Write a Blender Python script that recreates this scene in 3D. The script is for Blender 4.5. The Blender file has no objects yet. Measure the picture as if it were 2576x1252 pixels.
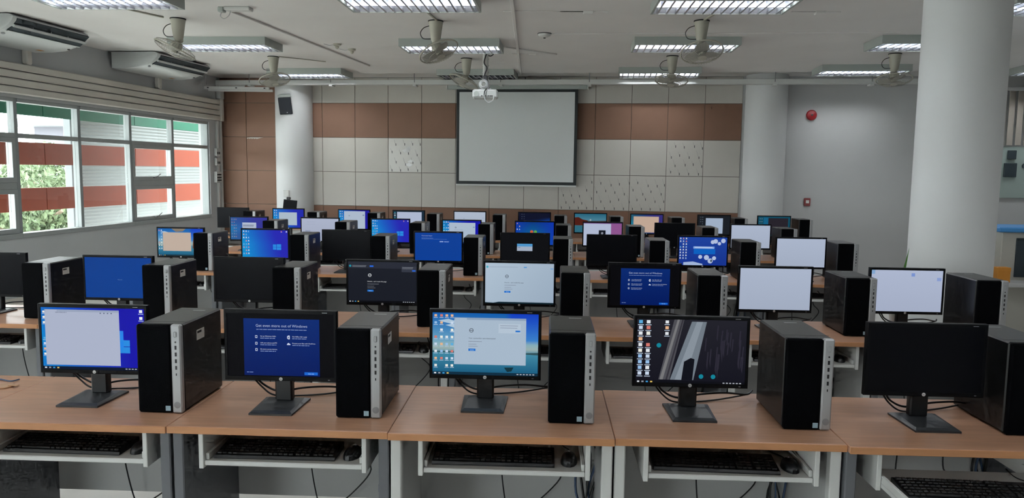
import bpy, bmesh, math, random
from mathutils import Vector, Matrix, Euler
random.seed(7)
sc = bpy.context.scene
COL = sc.collection
PI = math.pi
EYE = 1.675
CEIL = 3.265

# ------------------------------------------------------------------ camera
F_PX, YAW, PITCH, ROLL = 1923.62, math.radians(2.397), math.radians(5.822), math.radians(0.746)
fw = Vector((-math.sin(YAW) * math.cos(PITCH), math.cos(YAW) * math.cos(PITCH), -math.sin(PITCH)))
rt = Vector((math.cos(YAW), math.sin(YAW), 0)); up = rt.cross(fw)
r2 = math.cos(ROLL) * rt + math.sin(ROLL) * up
u2 = -math.sin(ROLL) * rt + math.cos(ROLL) * up
cam_d = bpy.data.cameras.new('camera'); cam = bpy.data.objects.new('camera', cam_d); COL.objects.link(cam)
cam_d.sensor_fit = 'HORIZONTAL'; cam_d.sensor_width = 36; cam_d.lens = 36 * F_PX / 2576
cam_d.clip_start = 0.05; cam_d.clip_end = 300
M3 = Matrix((r2, u2, -fw)).transposed()
cam.matrix_world = Matrix.Translation((0, 0, EYE)) @ M3.to_4x4()
sc.camera = cam

# ------------------------------------------------------------------ world, exposure
WORLD_STRENGTH = 18.0
TUBE_STRENGTH = 78.0
w = bpy.data.worlds.new('overcast_sky'); sc.world = w; w.use_nodes = True
bg = w.node_tree.nodes['Background']
bg.inputs[0].default_value = (0.95, 0.975, 1.0, 1); bg.inputs[1].default_value = WORLD_STRENGTH
sc.view_settings.view_transform = 'Standard'; sc.view_settings.look = 'None'
sc.view_settings.exposure = 0.0; sc.view_settings.gamma = 1.0
sc.view_settings.use_curve_mapping = False
try:
    sc.cycles.use_denoising = True; sc.cycles.use_light_tree = False
    sc.cycles.max_bounces = 6; sc.cycles.diffuse_bounces = 3; sc.cycles.glossy_bounces = 2; sc.cycles.transmission_bounces = 2; sc.cycles.transparent_max_bounces = 6
    sc.cycles.use_adaptive_sampling = True; sc.cycles.adaptive_threshold = 0.06; sc.cycles.adaptive_min_samples = 12
    sc.cycles.sample_clamp_indirect = 6.0
    sc.cycles.caustics_reflective = False; sc.cycles.caustics_refractive = False
except Exception:
    pass

# ------------------------------------------------------------------ materials
def lin(c):
    return tuple(((v / 255) / 12.92 if v / 255 <= 0.04045 else ((v / 255 + 0.055) / 1.055) ** 2.4) for v in c)
MAT = {}
def mat(name, col, rough=0.6, metal=0.0, noise=0.0, nscale=8.0, bump=0.0, bscale=60.0, spec=0.5, stretch=None, trans=0.0):
    m = bpy.data.materials.new(name); m.use_nodes = True
    nt = m.node_tree; b = nt.nodes['Principled BSDF']
    b.inputs['Roughness'].default_value = rough; b.inputs['Metallic'].default_value = metal
    b.inputs['Specular IOR Level'].default_value = spec
    if trans: b.inputs['Transmission Weight'].default_value = trans
    c = col if max(col) <= 1.0 else lin(col)
    b.inputs['Base Color'].default_value = (*c, 1)
    if noise or bump:
        tc = nt.nodes.new('ShaderNodeTexCoord'); mp = nt.nodes.new('ShaderNodeMapping')
        nt.links.new(tc.outputs['Object'], mp.inputs[0])
        if stretch: mp.inputs['Scale'].default_value = stretch
    if noise:
        n = nt.nodes.new('ShaderNodeTexNoise'); n.inputs['Scale'].default_value = nscale; n.inputs['Detail'].default_value = 5
        r = nt.nodes.new('ShaderNodeValToRGB')
        r.color_ramp.elements[0].position = 0.3; r.color_ramp.elements[1].position = 0.7
        r.color_ramp.elements[0].color = (*[v * (1 - noise) for v in c], 1)
        r.color_ramp.elements[1].color = (*[min(1, v * (1 + noise)) for v in c], 1)
        nt.links.new(mp.outputs[0], n.inputs['Vector']); nt.links.new(n.outputs[0], r.inputs[0]); nt.links.new(r.outputs[0], b.inputs['Base Color'])
    if bump:
        n2 = nt.nodes.new('ShaderNodeTexNoise'); n2.inputs['Scale'].default_value = bscale
        bp = nt.nodes.new('ShaderNodeBump'); bp.inputs['Strength'].default_value = bump; bp.inputs['Distance'].default_value = 0.002
        nt.links.new(mp.outputs[0], n2.inputs['Vector']); nt.links.new(n2.outputs[0], bp.inputs['Height']); nt.links.new(bp.outputs[0], b.inputs['Normal'])
    MAT[name] = m
    return m
mat('pillar_paint', (0.70, 0.71, 0.71), 0.75, noise=0.03, nscale=1.2, bump=0.15, bscale=90)
mat('plaster_white', (0.55, 0.555, 0.555), 0.75, noise=0.03, nscale=1.2, bump=0.15, bscale=90)
mat('plaster_grey', (0.58, 0.60, 0.61), 0.75, noise=0.04, nscale=1.0, bump=0.15, bscale=90)
mat('ceiling_paint', (0.90, 0.885, 0.86), 0.85, noise=0.05, nscale=0.7)
mat('floor_tile', (0.78, 0.76, 0.72), 0.35, noise=0.06, nscale=3)
mat('panel_cream', (0.55, 0.525, 0.48), 0.7, noise=0.03, nscale=2.0, bump=0.1)
mat('panel_brown', (0.215, 0.114, 0.074), 0.7, noise=0.05, nscale=2.0, bump=0.1)
mat('joint_dark', (0.16, 0.13, 0.11), 0.9)
mat('wood_top', (0.52, 0.285, 0.178), 0.32, noise=0.10, nscale=5, stretch=(1.0, 9.0, 9.0))
mat('wood_edge', (0.50, 0.235, 0.105), 0.4, noise=0.08, nscale=6, stretch=(1, 9, 9))
mat('board_white', (0.68, 0.69, 0.67), 0.5, noise=0.02)
mat('board_grey', (0.50, 0.505, 0.50), 0.55, noise=0.04, nscale=3)
mat('leg_grey', (0.135, 0.142, 0.155), 0.5, noise=0.05)
mat('black_plastic', (0.012, 0.013, 0.015), 0.38)
mat('bezel_black', (0.007, 0.0075, 0.009), 0.42, spec=0.14)
mat('case_black', (0.009, 0.0095, 0.010), 0.34, spec=0.5)
mat('mesh_black', (0.0022, 0.0026, 0.0036), 0.6, bump=0.6, bscale=500, spec=0.04)
mat('stand_grey', (0.035, 0.038, 0.042), 0.4)
mat('silver', (0.42, 0.43, 0.44), 0.42, metal=0.35)
mat('silver_dark', (0.25, 0.26, 0.27), 0.4, metal=0.3)
mat('logo_white', (0.75, 0.75, 0.74), 0.4)
mat('port_dark', (0.01, 0.01, 0.012), 0.6)
mat('label_white', (0.72, 0.71, 0.68), 0.6)
mat('label_blue', (0.35, 0.50, 0.58), 0.4)
mat('cable_black', (0.012, 0.012, 0.014), 0.5)
mat('cable_blue', (0.03, 0.07, 0.16), 0.5)
mat('cable_white', (0.55, 0.56, 0.57), 0.5)
mat('trunking', (0.74, 0.71, 0.64), 0.6, noise=0.05, nscale=2)
mat('alu_frame', (0.40, 0.43, 0.43), 0.45, metal=0.2, noise=0.03)
mat('alu_light', (0.30, 0.33, 0.33), 0.5)
mat('fixture_grey', (0.42, 0.46, 0.435), 0.5)
mat('louver_metal', (0.55, 0.57, 0.62), 0.30, metal=0.9)
mat('reflector_white', (0.40, 0.41, 0.47), 0.30, metal=0.9)
mat('tube_glass_off', (0.7, 0.7, 0.68), 0.4)
mat('fan_cream', (0.48, 0.465, 0.39), 0.5, noise=0.04)
mat('fan_blade', (0.44, 0.43, 0.38), 0.35)
mat('wire_grey', (0.36, 0.35, 0.31), 0.5)
mat('ac_white', (0.62, 0.645, 0.635), 0.35)
mat('ac_dark', (0.03, 0.045, 0.055), 0.6)
mat('screen_fabric', (0.70, 0.725, 0.72), 0.9)
mat('screen_black', (0.012, 0.018, 0.02), 0.6)
mat('speaker_cone', (0.010, 0.013, 0.020), 0.7, bump=0.3, bscale=400)
mat('red_paint', (0.36, 0.015, 0.022), 0.4)
mat('red_faded', (0.25, 0.05, 0.05), 0.5)
mat('orange_band', (0.105, 0.017, 0.0055), 0.6, spec=0.08, noise=0.05, nscale=1.0)
mat('green_band', (0.0022, 0.046, 0.025), 0.6, spec=0.08, noise=0.08, nscale=1.0)
mat('steel_post', (0.10, 0.115, 0.12), 0.6)
mat('facade_white', (0.185, 0.20, 0.197), 0.7, spec=0.1)
mat('house_pale', (0.14, 0.14, 0.165), 0.8)
mat('roof_grey', (0.15, 0.16, 0.175), 0.8)
mat('leaf_a', (0.060, 0.092, 0.040), 0.7)
mat('leaf_b', (0.095, 0.13, 0.062), 0.7)
mat('bark', (0.20, 0.15, 0.11), 0.9, noise=0.2)
mat('ground_grey', (0.50, 0.50, 0.46), 0.9, noise=0.1)
mat('adhesive', (0.34, 0.33, 0.31), 0.6)
mat('adhesive_dark', (0.07, 0.07, 0.07), 0.6)
mat('film', (0.62, 0.60, 0.56), 0.22)
mat('orange_card', (0.62, 0.25, 0.03), 0.6)
mat('blue_tray', (0.06, 0.27, 0.60), 0.5)
mat('cabinet_beige', (0.50, 0.49, 0.44), 0.6)
mat('pale_green', (0.36, 0.44, 0.41), 0.6)
mat('blind_beige', (0.42, 0.38, 0.33), 0.8)
mat('plant_green', (0.14, 0.36, 0.08), 0.5)
mat('pot_white', (0.6, 0.6, 0.58), 0.5)
mat('wood_plain', (0.50, 0.29, 0.16), 0.5, noise=0.1)
mat('off_panel', (0.0075, 0.008, 0.0105), 0.30, spec=0.10)

def glass():
    m = bpy.data.materials.new('window_glass'); m.use_nodes = True; nt = m.node_tree
    for n in list(nt.nodes): nt.nodes.remove(n)
    o = nt.nodes.new('ShaderNodeOutputMaterial'); mx = nt.nodes.new('ShaderNodeMixShader')
    t = nt.nodes.new('ShaderNodeBsdfTransparent'); g = nt.nodes.new('ShaderNodeBsdfGlossy')
    t.inputs[0].default_value = (0.93, 0.96, 0.955, 1); g.inputs['Roughness'].default_value = 0.02
    mx.inputs[0].default_value = 0.05
    nt.links.new(t.outputs[0], mx.inputs[1]); nt.links.new(g.outputs[0], mx.inputs[2]); nt.links.new(mx.outputs[0], o.inputs[0])
    MAT['window_glass'] = m
glass()
def screen_mat():
    m = bpy.data.materials.new('lit_screen'); m.use_nodes = True; nt = m.node_tree; b = nt.nodes['Principled BSDF']
    a = nt.nodes.new('ShaderNodeVertexColor'); a.layer_name = 'Col'
    b.inputs['Base Color'].default_value = (0.002, 0.002, 0.0025, 1); b.inputs['Roughness'].default_value = 0.32
    b.inputs['Specular IOR Level'].default_value = 0.05
    nt.links.new(a.outputs['Color'], b.inputs['Emission Color']); b.inputs['Emission Strength'].default_value = 1.0
    m.cycles.emission_sampling = 'NONE'
    MAT['lit_screen'] = m
screen_mat()
def tube_mat():
    m = bpy.data.materials.new('tube_lit'); m.use_nodes = True; b = m.node_tree.nodes['Principled BSDF']
    b.inputs['Base Color'].default_value = (.8, .8, .8, 1); b.inputs['Emission Color'].default_value = (0.93, 0.97, 1.0, 1); b.inputs['Emission Strength'].default_value = TUBE_STRENGTH
    MAT['tube_lit'] = m
tube_mat()

# ------------------------------------------------------------------ mesh helpers
class MB:
    def __init__(s): s.v = []; s.f = []; s.c = []
    def add(s, vs, fs, col=None):
        o = len(s.v); s.v += [tuple(v) for v in vs]
        for f in fs:
            s.f.append(tuple(i + o for i in f)); s.c.append(col)
        return s
    def box(s, x0, x1, y0, y1, z0, z1):
        vs = [(x, y, z) for x in (x0, x1) for y in (y0, y1) for z in (z0, z1)]
        return s.add(vs, [(0, 1, 3, 2), (4, 6, 7, 5), (0, 4, 5, 1), (2, 3, 7, 6), (0, 2, 6, 4), (1, 5, 7, 3)])
    def cbox(s, x0, x1, y0, y1, z0, z1, b):
        X = (x0, x1); Y = (y0, y1); Z = (z0, z1); vs = []; ix = {}
        for i in (0, 1):
            for j in (0, 1):
                for k in (0, 1):
                    sx, sy, sz = (1, -1)[i], (1, -1)[j], (1, -1)[k]
                    for a in range(3):
                        p = [X[i] + sx * b, Y[j] + sy * b, Z[k] + sz * b]
                        p[a] = (X[i], Y[j], Z[k])[a]
                        ix[(i, j, k, a)] = len(vs); vs.append(tuple(p))
        fs = []
        for a in range(3):
            o = [q for q in range(3) if q != a]
            for e in (0, 1):
                q = []
                for (m, n) in ((0, 0), (0, 1), (1, 1), (1, 0)):
                    c = [0, 0, 0]; c[a] = e; c[o[0]] = m; c[o[1]] = n
                    q.append(ix[(*c, a)])
                fs.append(tuple(q))
        for a in range(3):            # edges running along axis a
            o = [q for q in range(3) if q != a]
            for m in (0, 1):
                for n in (0, 1):
                    c0 = [0, 0, 0]; c0[o[0]] = m; c0[o[1]] = n; c1 = list(c0); c1[a] = 1
                    fs.append((ix[(*c0, o[0])], ix[(*c1, o[0])], ix[(*c1, o[1])], ix[(*c0, o[1])]))
        for i in (0, 1):
            for j in (0, 1):
                for k in (0, 1): fs.append((ix[(i, j, k, 0)], ix[(i, j, k, 1)], ix[(i, j, k, 2)]))
        return s.add(vs, fs)
    def prism(s, pts, d0, d1, axis):
        """pts 2-D outline, extruded along axis ('x','y','z')"""
        n = len(pts); vs = []
        for d in (d0, d1):
            for (a, b) in pts:
                vs.append({'x': (d, a, b), 'y': (a, d, b), 'z': (a, b, d)}[axis])
        fs = [tuple(range(n)), tuple(range(2 * n - 1, n - 1, -1))]
        for i in range(n):
            j = (i + 1) % n; fs.append((i, j, n + j, n + i))
        return s.add(vs, fs)
    def lathe(s, prof, n=20, c=(0, 0, 0), ex=1.0, cap=True):
        vs = []; fs = []
        for (r, z) in prof:
            for i in range(n):
                a = 2 * PI * i / n; vs.append((c[0] + ex * r * math.cos(a), c[1] + r * math.sin(a), c[2] + z))
        for k in range(len(prof) - 1):
            for i in range(n):
                j = (i + 1) % n; fs.append((k * n + i, k * n + j, (k + 1) * n + j, (k + 1) * n + i))
        if cap: fs += [tuple(range(n)), tuple(range((len(prof) - 1) * n, len(prof) * n))]
        return s.add(vs, fs)
    def tube(s, pts, r, n=6, closed=False, cap=True):
        pts = [Vector(p) for p in pts]; m = len(pts); vs = []; fs = []; prev = None
        for i, p in enumerate(pts):
            if closed: t = pts[(i + 1) % m] - pts[i - 1]
            else: t = pts[min(i + 1, m - 1)] - pts[max(i - 1, 0)]
            t.normalize()
            if prev is None: a = t.orthogonal().normalized()
            else:
                a = prev - t * prev.dot(t)
                a = a.normalized() if a.length > 1e-6 else t.orthogonal().normalized()
            prev = a; b = t.cross(a)
            for k in range(n):
                q = 2 * PI * k / n; vs.append(tuple(p + a * r * math.cos(q) + b * r * math.sin(q)))
        for i in range(m if closed else m - 1):
            j = (i + 1) % m
            for k in range(n):
                l = (k + 1) % n; fs.append((i * n + k, i * n + l, j * n + l, j * n + k))
        if cap and not closed: fs += [tuple(range(n)), tuple(range((m - 1) * n, m * n))]
        return s.add(vs, fs)
    def mesh(s, name, mt, smooth=True, fix=True):
        me = bpy.data.meshes.new(name); me.from_pydata(s.v, [], s.f)
        if fix:
            bm = bmesh.new(); bm.from_mesh(me); bmesh.ops.recalc_face_normals(bm, faces=bm.faces); bm.to_mesh(me); bm.free()
        me.materials.append(MAT[mt])
        if smooth:
            me.polygons.foreach_set('use_smooth', [True] * len(me.polygons)); me.set_sharp_from_angle(angle=math.radians(35))
        me.update()
        return me
def put(name, me, parent=None, loc=(0, 0, 0), rot=(0, 0, 0)):
    o = bpy.data.objects.new(name, me); COL.objects.link(o); o.location = loc; o.rotation_euler = rot
    if parent: o.parent = parent
    return o
def tag(o, label, cat, group=None):
    o['label'] = label; o['category'] = cat
    if group: o['group'] = group
    return o
def thing(name, label, cat, loc=(0, 0, 0), rz=0.0, group=None):
    o = bpy.data.objects.new(name, None); COL.objects.link(o); o.location = loc; o.rotation_euler = (0, 0, rz)
    o.empty_display_size = 0.1
    return tag(o, label, cat, group)
def struct(name, mb, mt, smooth=False, parent=None, loc=(0, 0, 0), rot=(0, 0, 0)):
    o = put(name, mb.mesh(name, mt, smooth), parent, loc, rot)
    if parent is None: o['kind'] = 'structure'
    return o
def smoothline(pts, k=6):
    pts = [Vector(p) for p in pts]; out = []
    for i in range(len(pts) - 1):
        p0 = pts[max(i - 1, 0)]; p1 = pts[i]; p2 = pts[i + 1]; p3 = pts[min(i + 2, len(pts) - 1)]
        for j in range(k):
            t = j / k
            out.append(0.5 * ((2 * p1) + (p2 - p0) * t + (2 * p0 - 5 * p1 + 4 * p2 - p3) * t * t + (3 * p1 - p0 - 3 * p2 + p3) * t ** 3))
    out.append(pts[-1]); return out
_text = {}
def text_mesh(body, size):
    """flat lettering as (verts, faces), left-aligned at the origin in the XY plane"""
    key = (body, size)
    if key in _text: return _text[key]
    cu = bpy.data.curves.new('lettering', 'FONT'); cu.body = body; cu.size = size; cu.resolution_u = 2; cu.fill_mode = 'FRONT'
    o = bpy.data.objects.new('lettering', cu); COL.objects.link(o)
    dg = bpy.context.evaluated_depsgraph_get(); dg.update()
    me = bpy.data.meshes.new_from_object(o.evaluated_get(dg))
    r = ([tuple(v.co) for v in me.vertices], [tuple(p.vertices) for p in me.polygons])
    bpy.data.objects.remove(o); bpy.data.curves.remove(cu); bpy.data.meshes.remove(me)
    _text[key] = r
    return r

# ------------------------------------------------------------------ room frames
TH = math.radians(4.97)                         # front wall is turned against the desk rows
FD = Vector((math.cos(TH), -math.sin(TH), 0)); FN = Vector((math.sin(TH), math.cos(TH), 0)); FP0 = Vector((-3.95, 13.531, 0))
def FW(s, off, z): return FP0 + FD * s - FN * off + Vector((0, 0, z))         # off > 0: into the room
PH = math.radians(5.2)
LD = Vector((math.sin(PH), math.cos(PH), 0)); LN = Vector((math.cos(PH), -math.sin(PH), 0)); LC = Vector((-5.85, 13.7, 0))
def LW(s, off, z): return LC + LD * s + LN * off + Vector((0, 0, z))
FROT = (0, 0, -TH); LROT = (0, 0, -PH)          # local frames: front x=s,y=-off ; left y=s,x=off

# ------------------------------------------------------------------ room shell
BACKY, RIGHTX = -5.5, 8.6
struct('floor', MB().box(-8.6, RIGHTX + .2, BACKY - .2, 14.2, -0.1, 0), 'floor_tile')
struct('ceiling', MB().box(-8.6, RIGHTX + .2, BACKY - .2, 14.2, CEIL, CEIL + 0.12), 'ceiling_paint')
bw = MB().box(-8.4, RIGHTX, BACKY - .15, BACKY, 0, .9).box(-8.4, RIGHTX, BACKY - .15, BACKY, 2.45, CEIL)
ADDED_WIN = [(-6.0, -3.4)]  # unseen opening added to let in extra daylight from behind
for (a_, b_) in [(-8.4, -6.0), (-3.4, RIGHTX)]: bw.box(a_, b_, BACKY - .15, BACKY, .9, 2.45)
struct('wall_back', bw, 'plaster_white')
struct('wall_right', MB().box(RIGHTX, RIGHTX + .15, BACKY - .15, 13.4, 0, CEIL), 'plaster_white')

# front wall: plain backing wall plus separate panels
wf = put('wall_front', MB().box(-2.1, 12.9, 0.0, 0.15, 0, CEIL).mesh('wall_front', 'plaster_white', False), None, FP0, FROT); wf['kind'] = 'structure'
back = put('joint_backing', MB().box(-1.83, 7.2, -0.006, 0.0, 0, CEIL - .005).mesh('joint_backing', 'joint_dark', False), wf)
zs = [0.02, 0.423, 1.023, 1.623, 2.223, 2.823, CEIL - .004]
panel_cache = {}
def wall_panel(s0, s1, z0, z1, mt):
    g = 0.0035; key = (round(s1 - s0, 3), round(z1 - z0, 3), mt)
    if key not in panel_cache:
        panel_cache[key] = MB().cbox(g, s1 - s0 - g, -0.016, -0.004, g, z1 - z0 - g, 0.0025).mesh('wall_panel', mt, False)
    return put('wall_panel', panel_cache[key], wf, (s0, 0, z0))
for (a, b) in [(-1.95, -1.42), (-1.42, -0.80)]:
    for k in range(6): wall_panel(a, b, zs[k], zs[k + 1], 'panel_brown')
cols = [(-0.20, 0.0)] + [(0.6 * i, 0.6 * (i + 1)) for i in range(12)]
for ci, (a, b) in enumerate(cols):
    for k in range(6): wall_panel(a, b, zs[k], zs[k + 1], 'panel_brown' if k in (0, 1, 4) else 'panel_cream')
# leftover adhesive streaks on three patches of panels
def adhesive(s0, s1, z0, z1, nx, ny, seed, film):
    rnd = random.Random(seed); lt = MB(); dk = MB()
    dx = (s1 - s0) / nx; dz = (z1 - z0) / ny
    for i in range(nx):
        for j in range(ny):
            x = s0 + (i + .5 + (.25 if j % 2 else -.25)) * dx + rnd.uniform(-.01, .01); z = z0 + (j + .75) * dz + rnd.uniform(-.015, .015)
            l = rnd.uniform(.08, .14); sl = .32
            x = min(max(x, s0 + .03), s1 - .06); zb = max(z - l, z0 + .01)
            lt.box(x, x + .004, -.0195, -.016, zb + .03, min(z, z1 - .01))
            for v in range(len(lt.v) - 8, len(lt.v)):
                q = lt.v[v]; lt.v[v] = (q[0] + (z - q[2]) * sl, q[1], q[2])
            bx = x + (z - zb) * sl
            dk.box(bx - .004, bx + .007, -.021, -.016, zb, zb + .04)
    a = put('adhesive_streaks', lt.mesh('adhesive_streaks', 'adhesive', False), wf); a['kind'] = 'stuff'
    d = put('adhesive_drops', dk.mesh('adhesive_drops', 'adhesive_dark', False), wf); d['kind'] = 'stuff'
adhesive(1.2, 1.8, 1.63, 2.22, 4, 4, 1, True)
adhesive(6.0, 6.6, 1.63, 2.22, 4, 4, 2, False)
adhesive(4.62, 6.0, 1.03, 1.61, 9, 4, 3, False)
adhesive(4.2, 4.62, 1.03, 1.40, 3, 3, 4, False)
fl = MB().cbox(1.21, 1.79, -.0175, -.016, 1.635, 2.21, .0004); put('glossy_film', fl.mesh('glossy_film', 'film', False), wf)
rnd = random.Random(5)
for k in range(5):
    x = rnd.uniform(1.3, 1.65); z = rnd.uniform(1.7, 2.1)
    pts = [(x + rnd.uniform(.02, .06) * math.cos(a) * 1.4, z + rnd.uniform(.015, .04) * math.sin(a)) for a in [2 * PI * i / 9 for i in range(9)]]
    put('paint_chip', MB().prism(pts, -.0195, -.0175, 'y').mesh('paint_chip', 'logo_white', False), wf)
sc_ = MB()
for k in range(5): sc_.prism([(-1.415 + k * .045, 2.19 - k * .002), (-1.32 + k * .05, 2.212), (-1.30 + k * .05, 2.217), (-1.41 + k * .045, 2.206)], -.0185, -.016, 'y')
o = put('scratches', sc_.mesh('scratches', 'panel_cream', False), wf); o['kind'] = 'stuff'

# round pillars
def pillar(name, c, r, label):
    o = put(name, MB().lathe([(r, 0), (r, CEIL)], 56).mesh(name, 'pillar_paint'), None, c); o['kind'] = 'structure'; o['label'] = label
    return o
pl1 = FW(-0.495, 0.06, 0); pillar('pillar', pl1, 0.325, 'white round pillar at the brown panelled corner')
pl2 = FW(7.56, 0.10, 0); pillar('pillar', pl2, 0.33, 'white round pillar at the right end of the panelling')
pillar('pillar', Vector((3.022, 5.80, 0)), 0.284, 'large white round pillar at the right of the room')

# left wall with a long window band
WZ0, WZ1, TRZ, MRZ = 0.81, 2.46, 2.02, 1.42
S_END = -0.42; STEP = 1.09; NCOL = 14
S_BEG = S_END - STEP * NCOL
lw = MB()
lw.box(-0.2, 0, S_BEG - 5, 0.1, 0, WZ0).box(-0.2, 0, S_BEG - 5, 0.1, WZ1, CEIL)
lw.box(-0.2, 0, S_END, 0.1, WZ0, WZ1).box(-0.2, 0, S_BEG - 5, S_BEG, WZ0, WZ1)
wl = put('wall_left', lw.mesh('wall_left', 'plaster_grey', False), None, LC, LROT); wl['kind'] = 'structure'
win_n = 0
def fr(name, x0, x1, y0, y1, z0, z1, par, mt='alu_frame'):
    return put(name, MB().cbox(x0, x1, y0, y1, z0, z1, .003).mesh(name, mt, False), par)
for i in range(NCOL):
    s1 = S_END - STEP * i; s0 = s1 - STEP
    win_n += 1
    wn = bpy.data.objects.new('window_%d' % win_n, None); COL.objects.link(wn); wn.location = LC; wn.rotation_euler = LROT; wn['kind'] = 'structure'
    fr('mullion', -.11, -.02, s0 - .028, s0 + .028, WZ0, WZ1, wn, 'alu_light')
    if i == 0: fr('jamb', -.14, -.02, s1 - .03, s1, WZ0, WZ1, wn, 'alu_light')
    fr('head_rail', -.13, -.01, s0 + .028, s1 - .028, WZ1 - .045, WZ1, wn)
    fr('sill_rail', -.13, .015, s0 - .02, s1 - .02, WZ0 - .015, WZ0 + .04, wn)
    fr('transom', -.11, -.025, s0 + .028, s1 - .028, TRZ - .028, TRZ + .028, wn)
    awn = i in (1, 4, 7, 10)
    def pane(a, b, z0, z1):
        put('pane', MB().box(-.073, -.067, a, b, z0, z1).mesh('pane', 'window_glass', False), wn)
    pane(s0 + .028, s1 - .028, TRZ + .028, WZ1 - .045)
    if awn:
        fr('mid_rail', -.12, -.02, s0 + .028, s1 - .028, MRZ - .04, MRZ + .04, wn)
        for (z0, z1) in ((WZ0 + .04, MRZ - .04), (MRZ + .04, TRZ - .028)):
            a, b = s0 + .028, s1 - .028
            fr('sash', -.10, -.015, a, b, z1 - .055, z1, wn); fr('sash', -.10, -.015, a, b, z0, z0 + .06, wn)
            fr('sash', -.10, -.015, a, a + .055, z0 + .06, z1 - .055, wn); fr('sash', -.10, -.015, b - .055, b, z0 + .06, z1 - .055, wn)
            pane(a + .055, b - .055, z0 + .06, z1 - .055)
            m = (a + b) / 2
            h = MB().cbox(-.015, .012, m - .03, m + .03, z0 + .035, z0 + .055, .003).tube([(0.0, m, z0 + .05), (.01, m + .06, z0 + .065), (.012, m + .13, z0 + .10)], .007, 6)
            put('latch_handle', h.mesh('latch_handle', 'silver_dark'), wn)
    else:
        pane(s0 + .028, s1 - .028, WZ0 + .04, TRZ - .028)

for (a_, b_) in ADDED_WIN:                # added window behind the viewer, unseen, to brighten surfaces facing the camera
    win_n += 1
    wn = bpy.data.objects.new('window_%d' % win_n, None); COL.objects.link(wn); wn.location = (0, BACKY, 0); wn['kind'] = 'structure'
    for q in (a_, (a_ + b_) / 2 - .025, b_ - .05): put('mullion', MB().cbox(q, q + .05, -.11, -.03, .9, 2.45, .003).mesh('mullion', 'alu_frame', False), wn)
    for z in (.9, 2.40): put('rail', MB().cbox(a_ + .05, b_ - .05, -.11, -.03, z, z + .05, .003).mesh('rail', 'alu_frame', False), wn)
    put('pane', MB().box(a_ + .05, b_ - .05, -.073, -.067, .95, 2.40).mesh('pane', 'window_glass', False), wn)

# skirting trunk along the left wall
o = struct('baseboard_left', MB().cbox(0, .05, S_BEG - 3, -.15, 0, .09, .004).cbox(0, .16, S_BEG - 3, -.15, 0, .025, .004), 'trunking', loc=LC, rot=LROT)

# ------------------------------------------------------------------ outside the windows
EX = -1.45
ground = struct('ground', MB().box(-70, 70, -70, 70, -4.3, -4.2), 'ground_grey')
def band(name, z0, z1, mt, label, off=EX):
    t = thing(name, label, 'sun shade', LC, -PH)
    s = 10.6
    k = 0
    me = MB().cbox(-.03, .03, 0.004, 2.196, z0, z1, .004).mesh('shade_board', mt, False)
    while s > S_BEG - 2:
        s -= 2.2; put('shade_board', me, t, (off, s, 0)); k += 1
band('shade_fin', 2.0 - .325, 2.0, 'orange_band', 'upper orange horizontal shade band outside the windows')
band('shade_fin', 1.0, 1.335, 'orange_band', 'lower orange horizontal shade band outside the windows')
band('shade_fin', 2.39, 2.95, 'green_band', 'green fascia band above the orange bands outside the windows')
def ridged(name, s0, s1, z0, z1, off, label):
    m = MB(); n = int((z1 - z0) / .03); pr = []
    for i in range(n + 1):
        z = z0 + (z1 - z0) * i / n; pr.append((off + (.007 if i % 2 else -.007), z))
    m2 = pr + [(off - .03, z1), (off - .03, z0)]
    m.prism(m2, s0, s1, 'y')
    o = put(name, m.mesh(name, 'facade_white', False), None, LC, LROT); return tag(o, label, 'facade')
ridged('facade_screen', -1.22, 11.0, .1, 3.4, EX - .55, 'white ridged metal screen outside the right-hand window panes')
for (s, lb) in ((-1.36, 'grey steel post at the edge of the ridged screen outside'),):
    o = put('facade_post', MB().cbox(EX - .62, EX - .48, s, s + .13, -4.2, 3.4, .01).mesh('facade_post', 'steel_post', False), None, LC, LROT); tag(o, lb, 'post')
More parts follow.
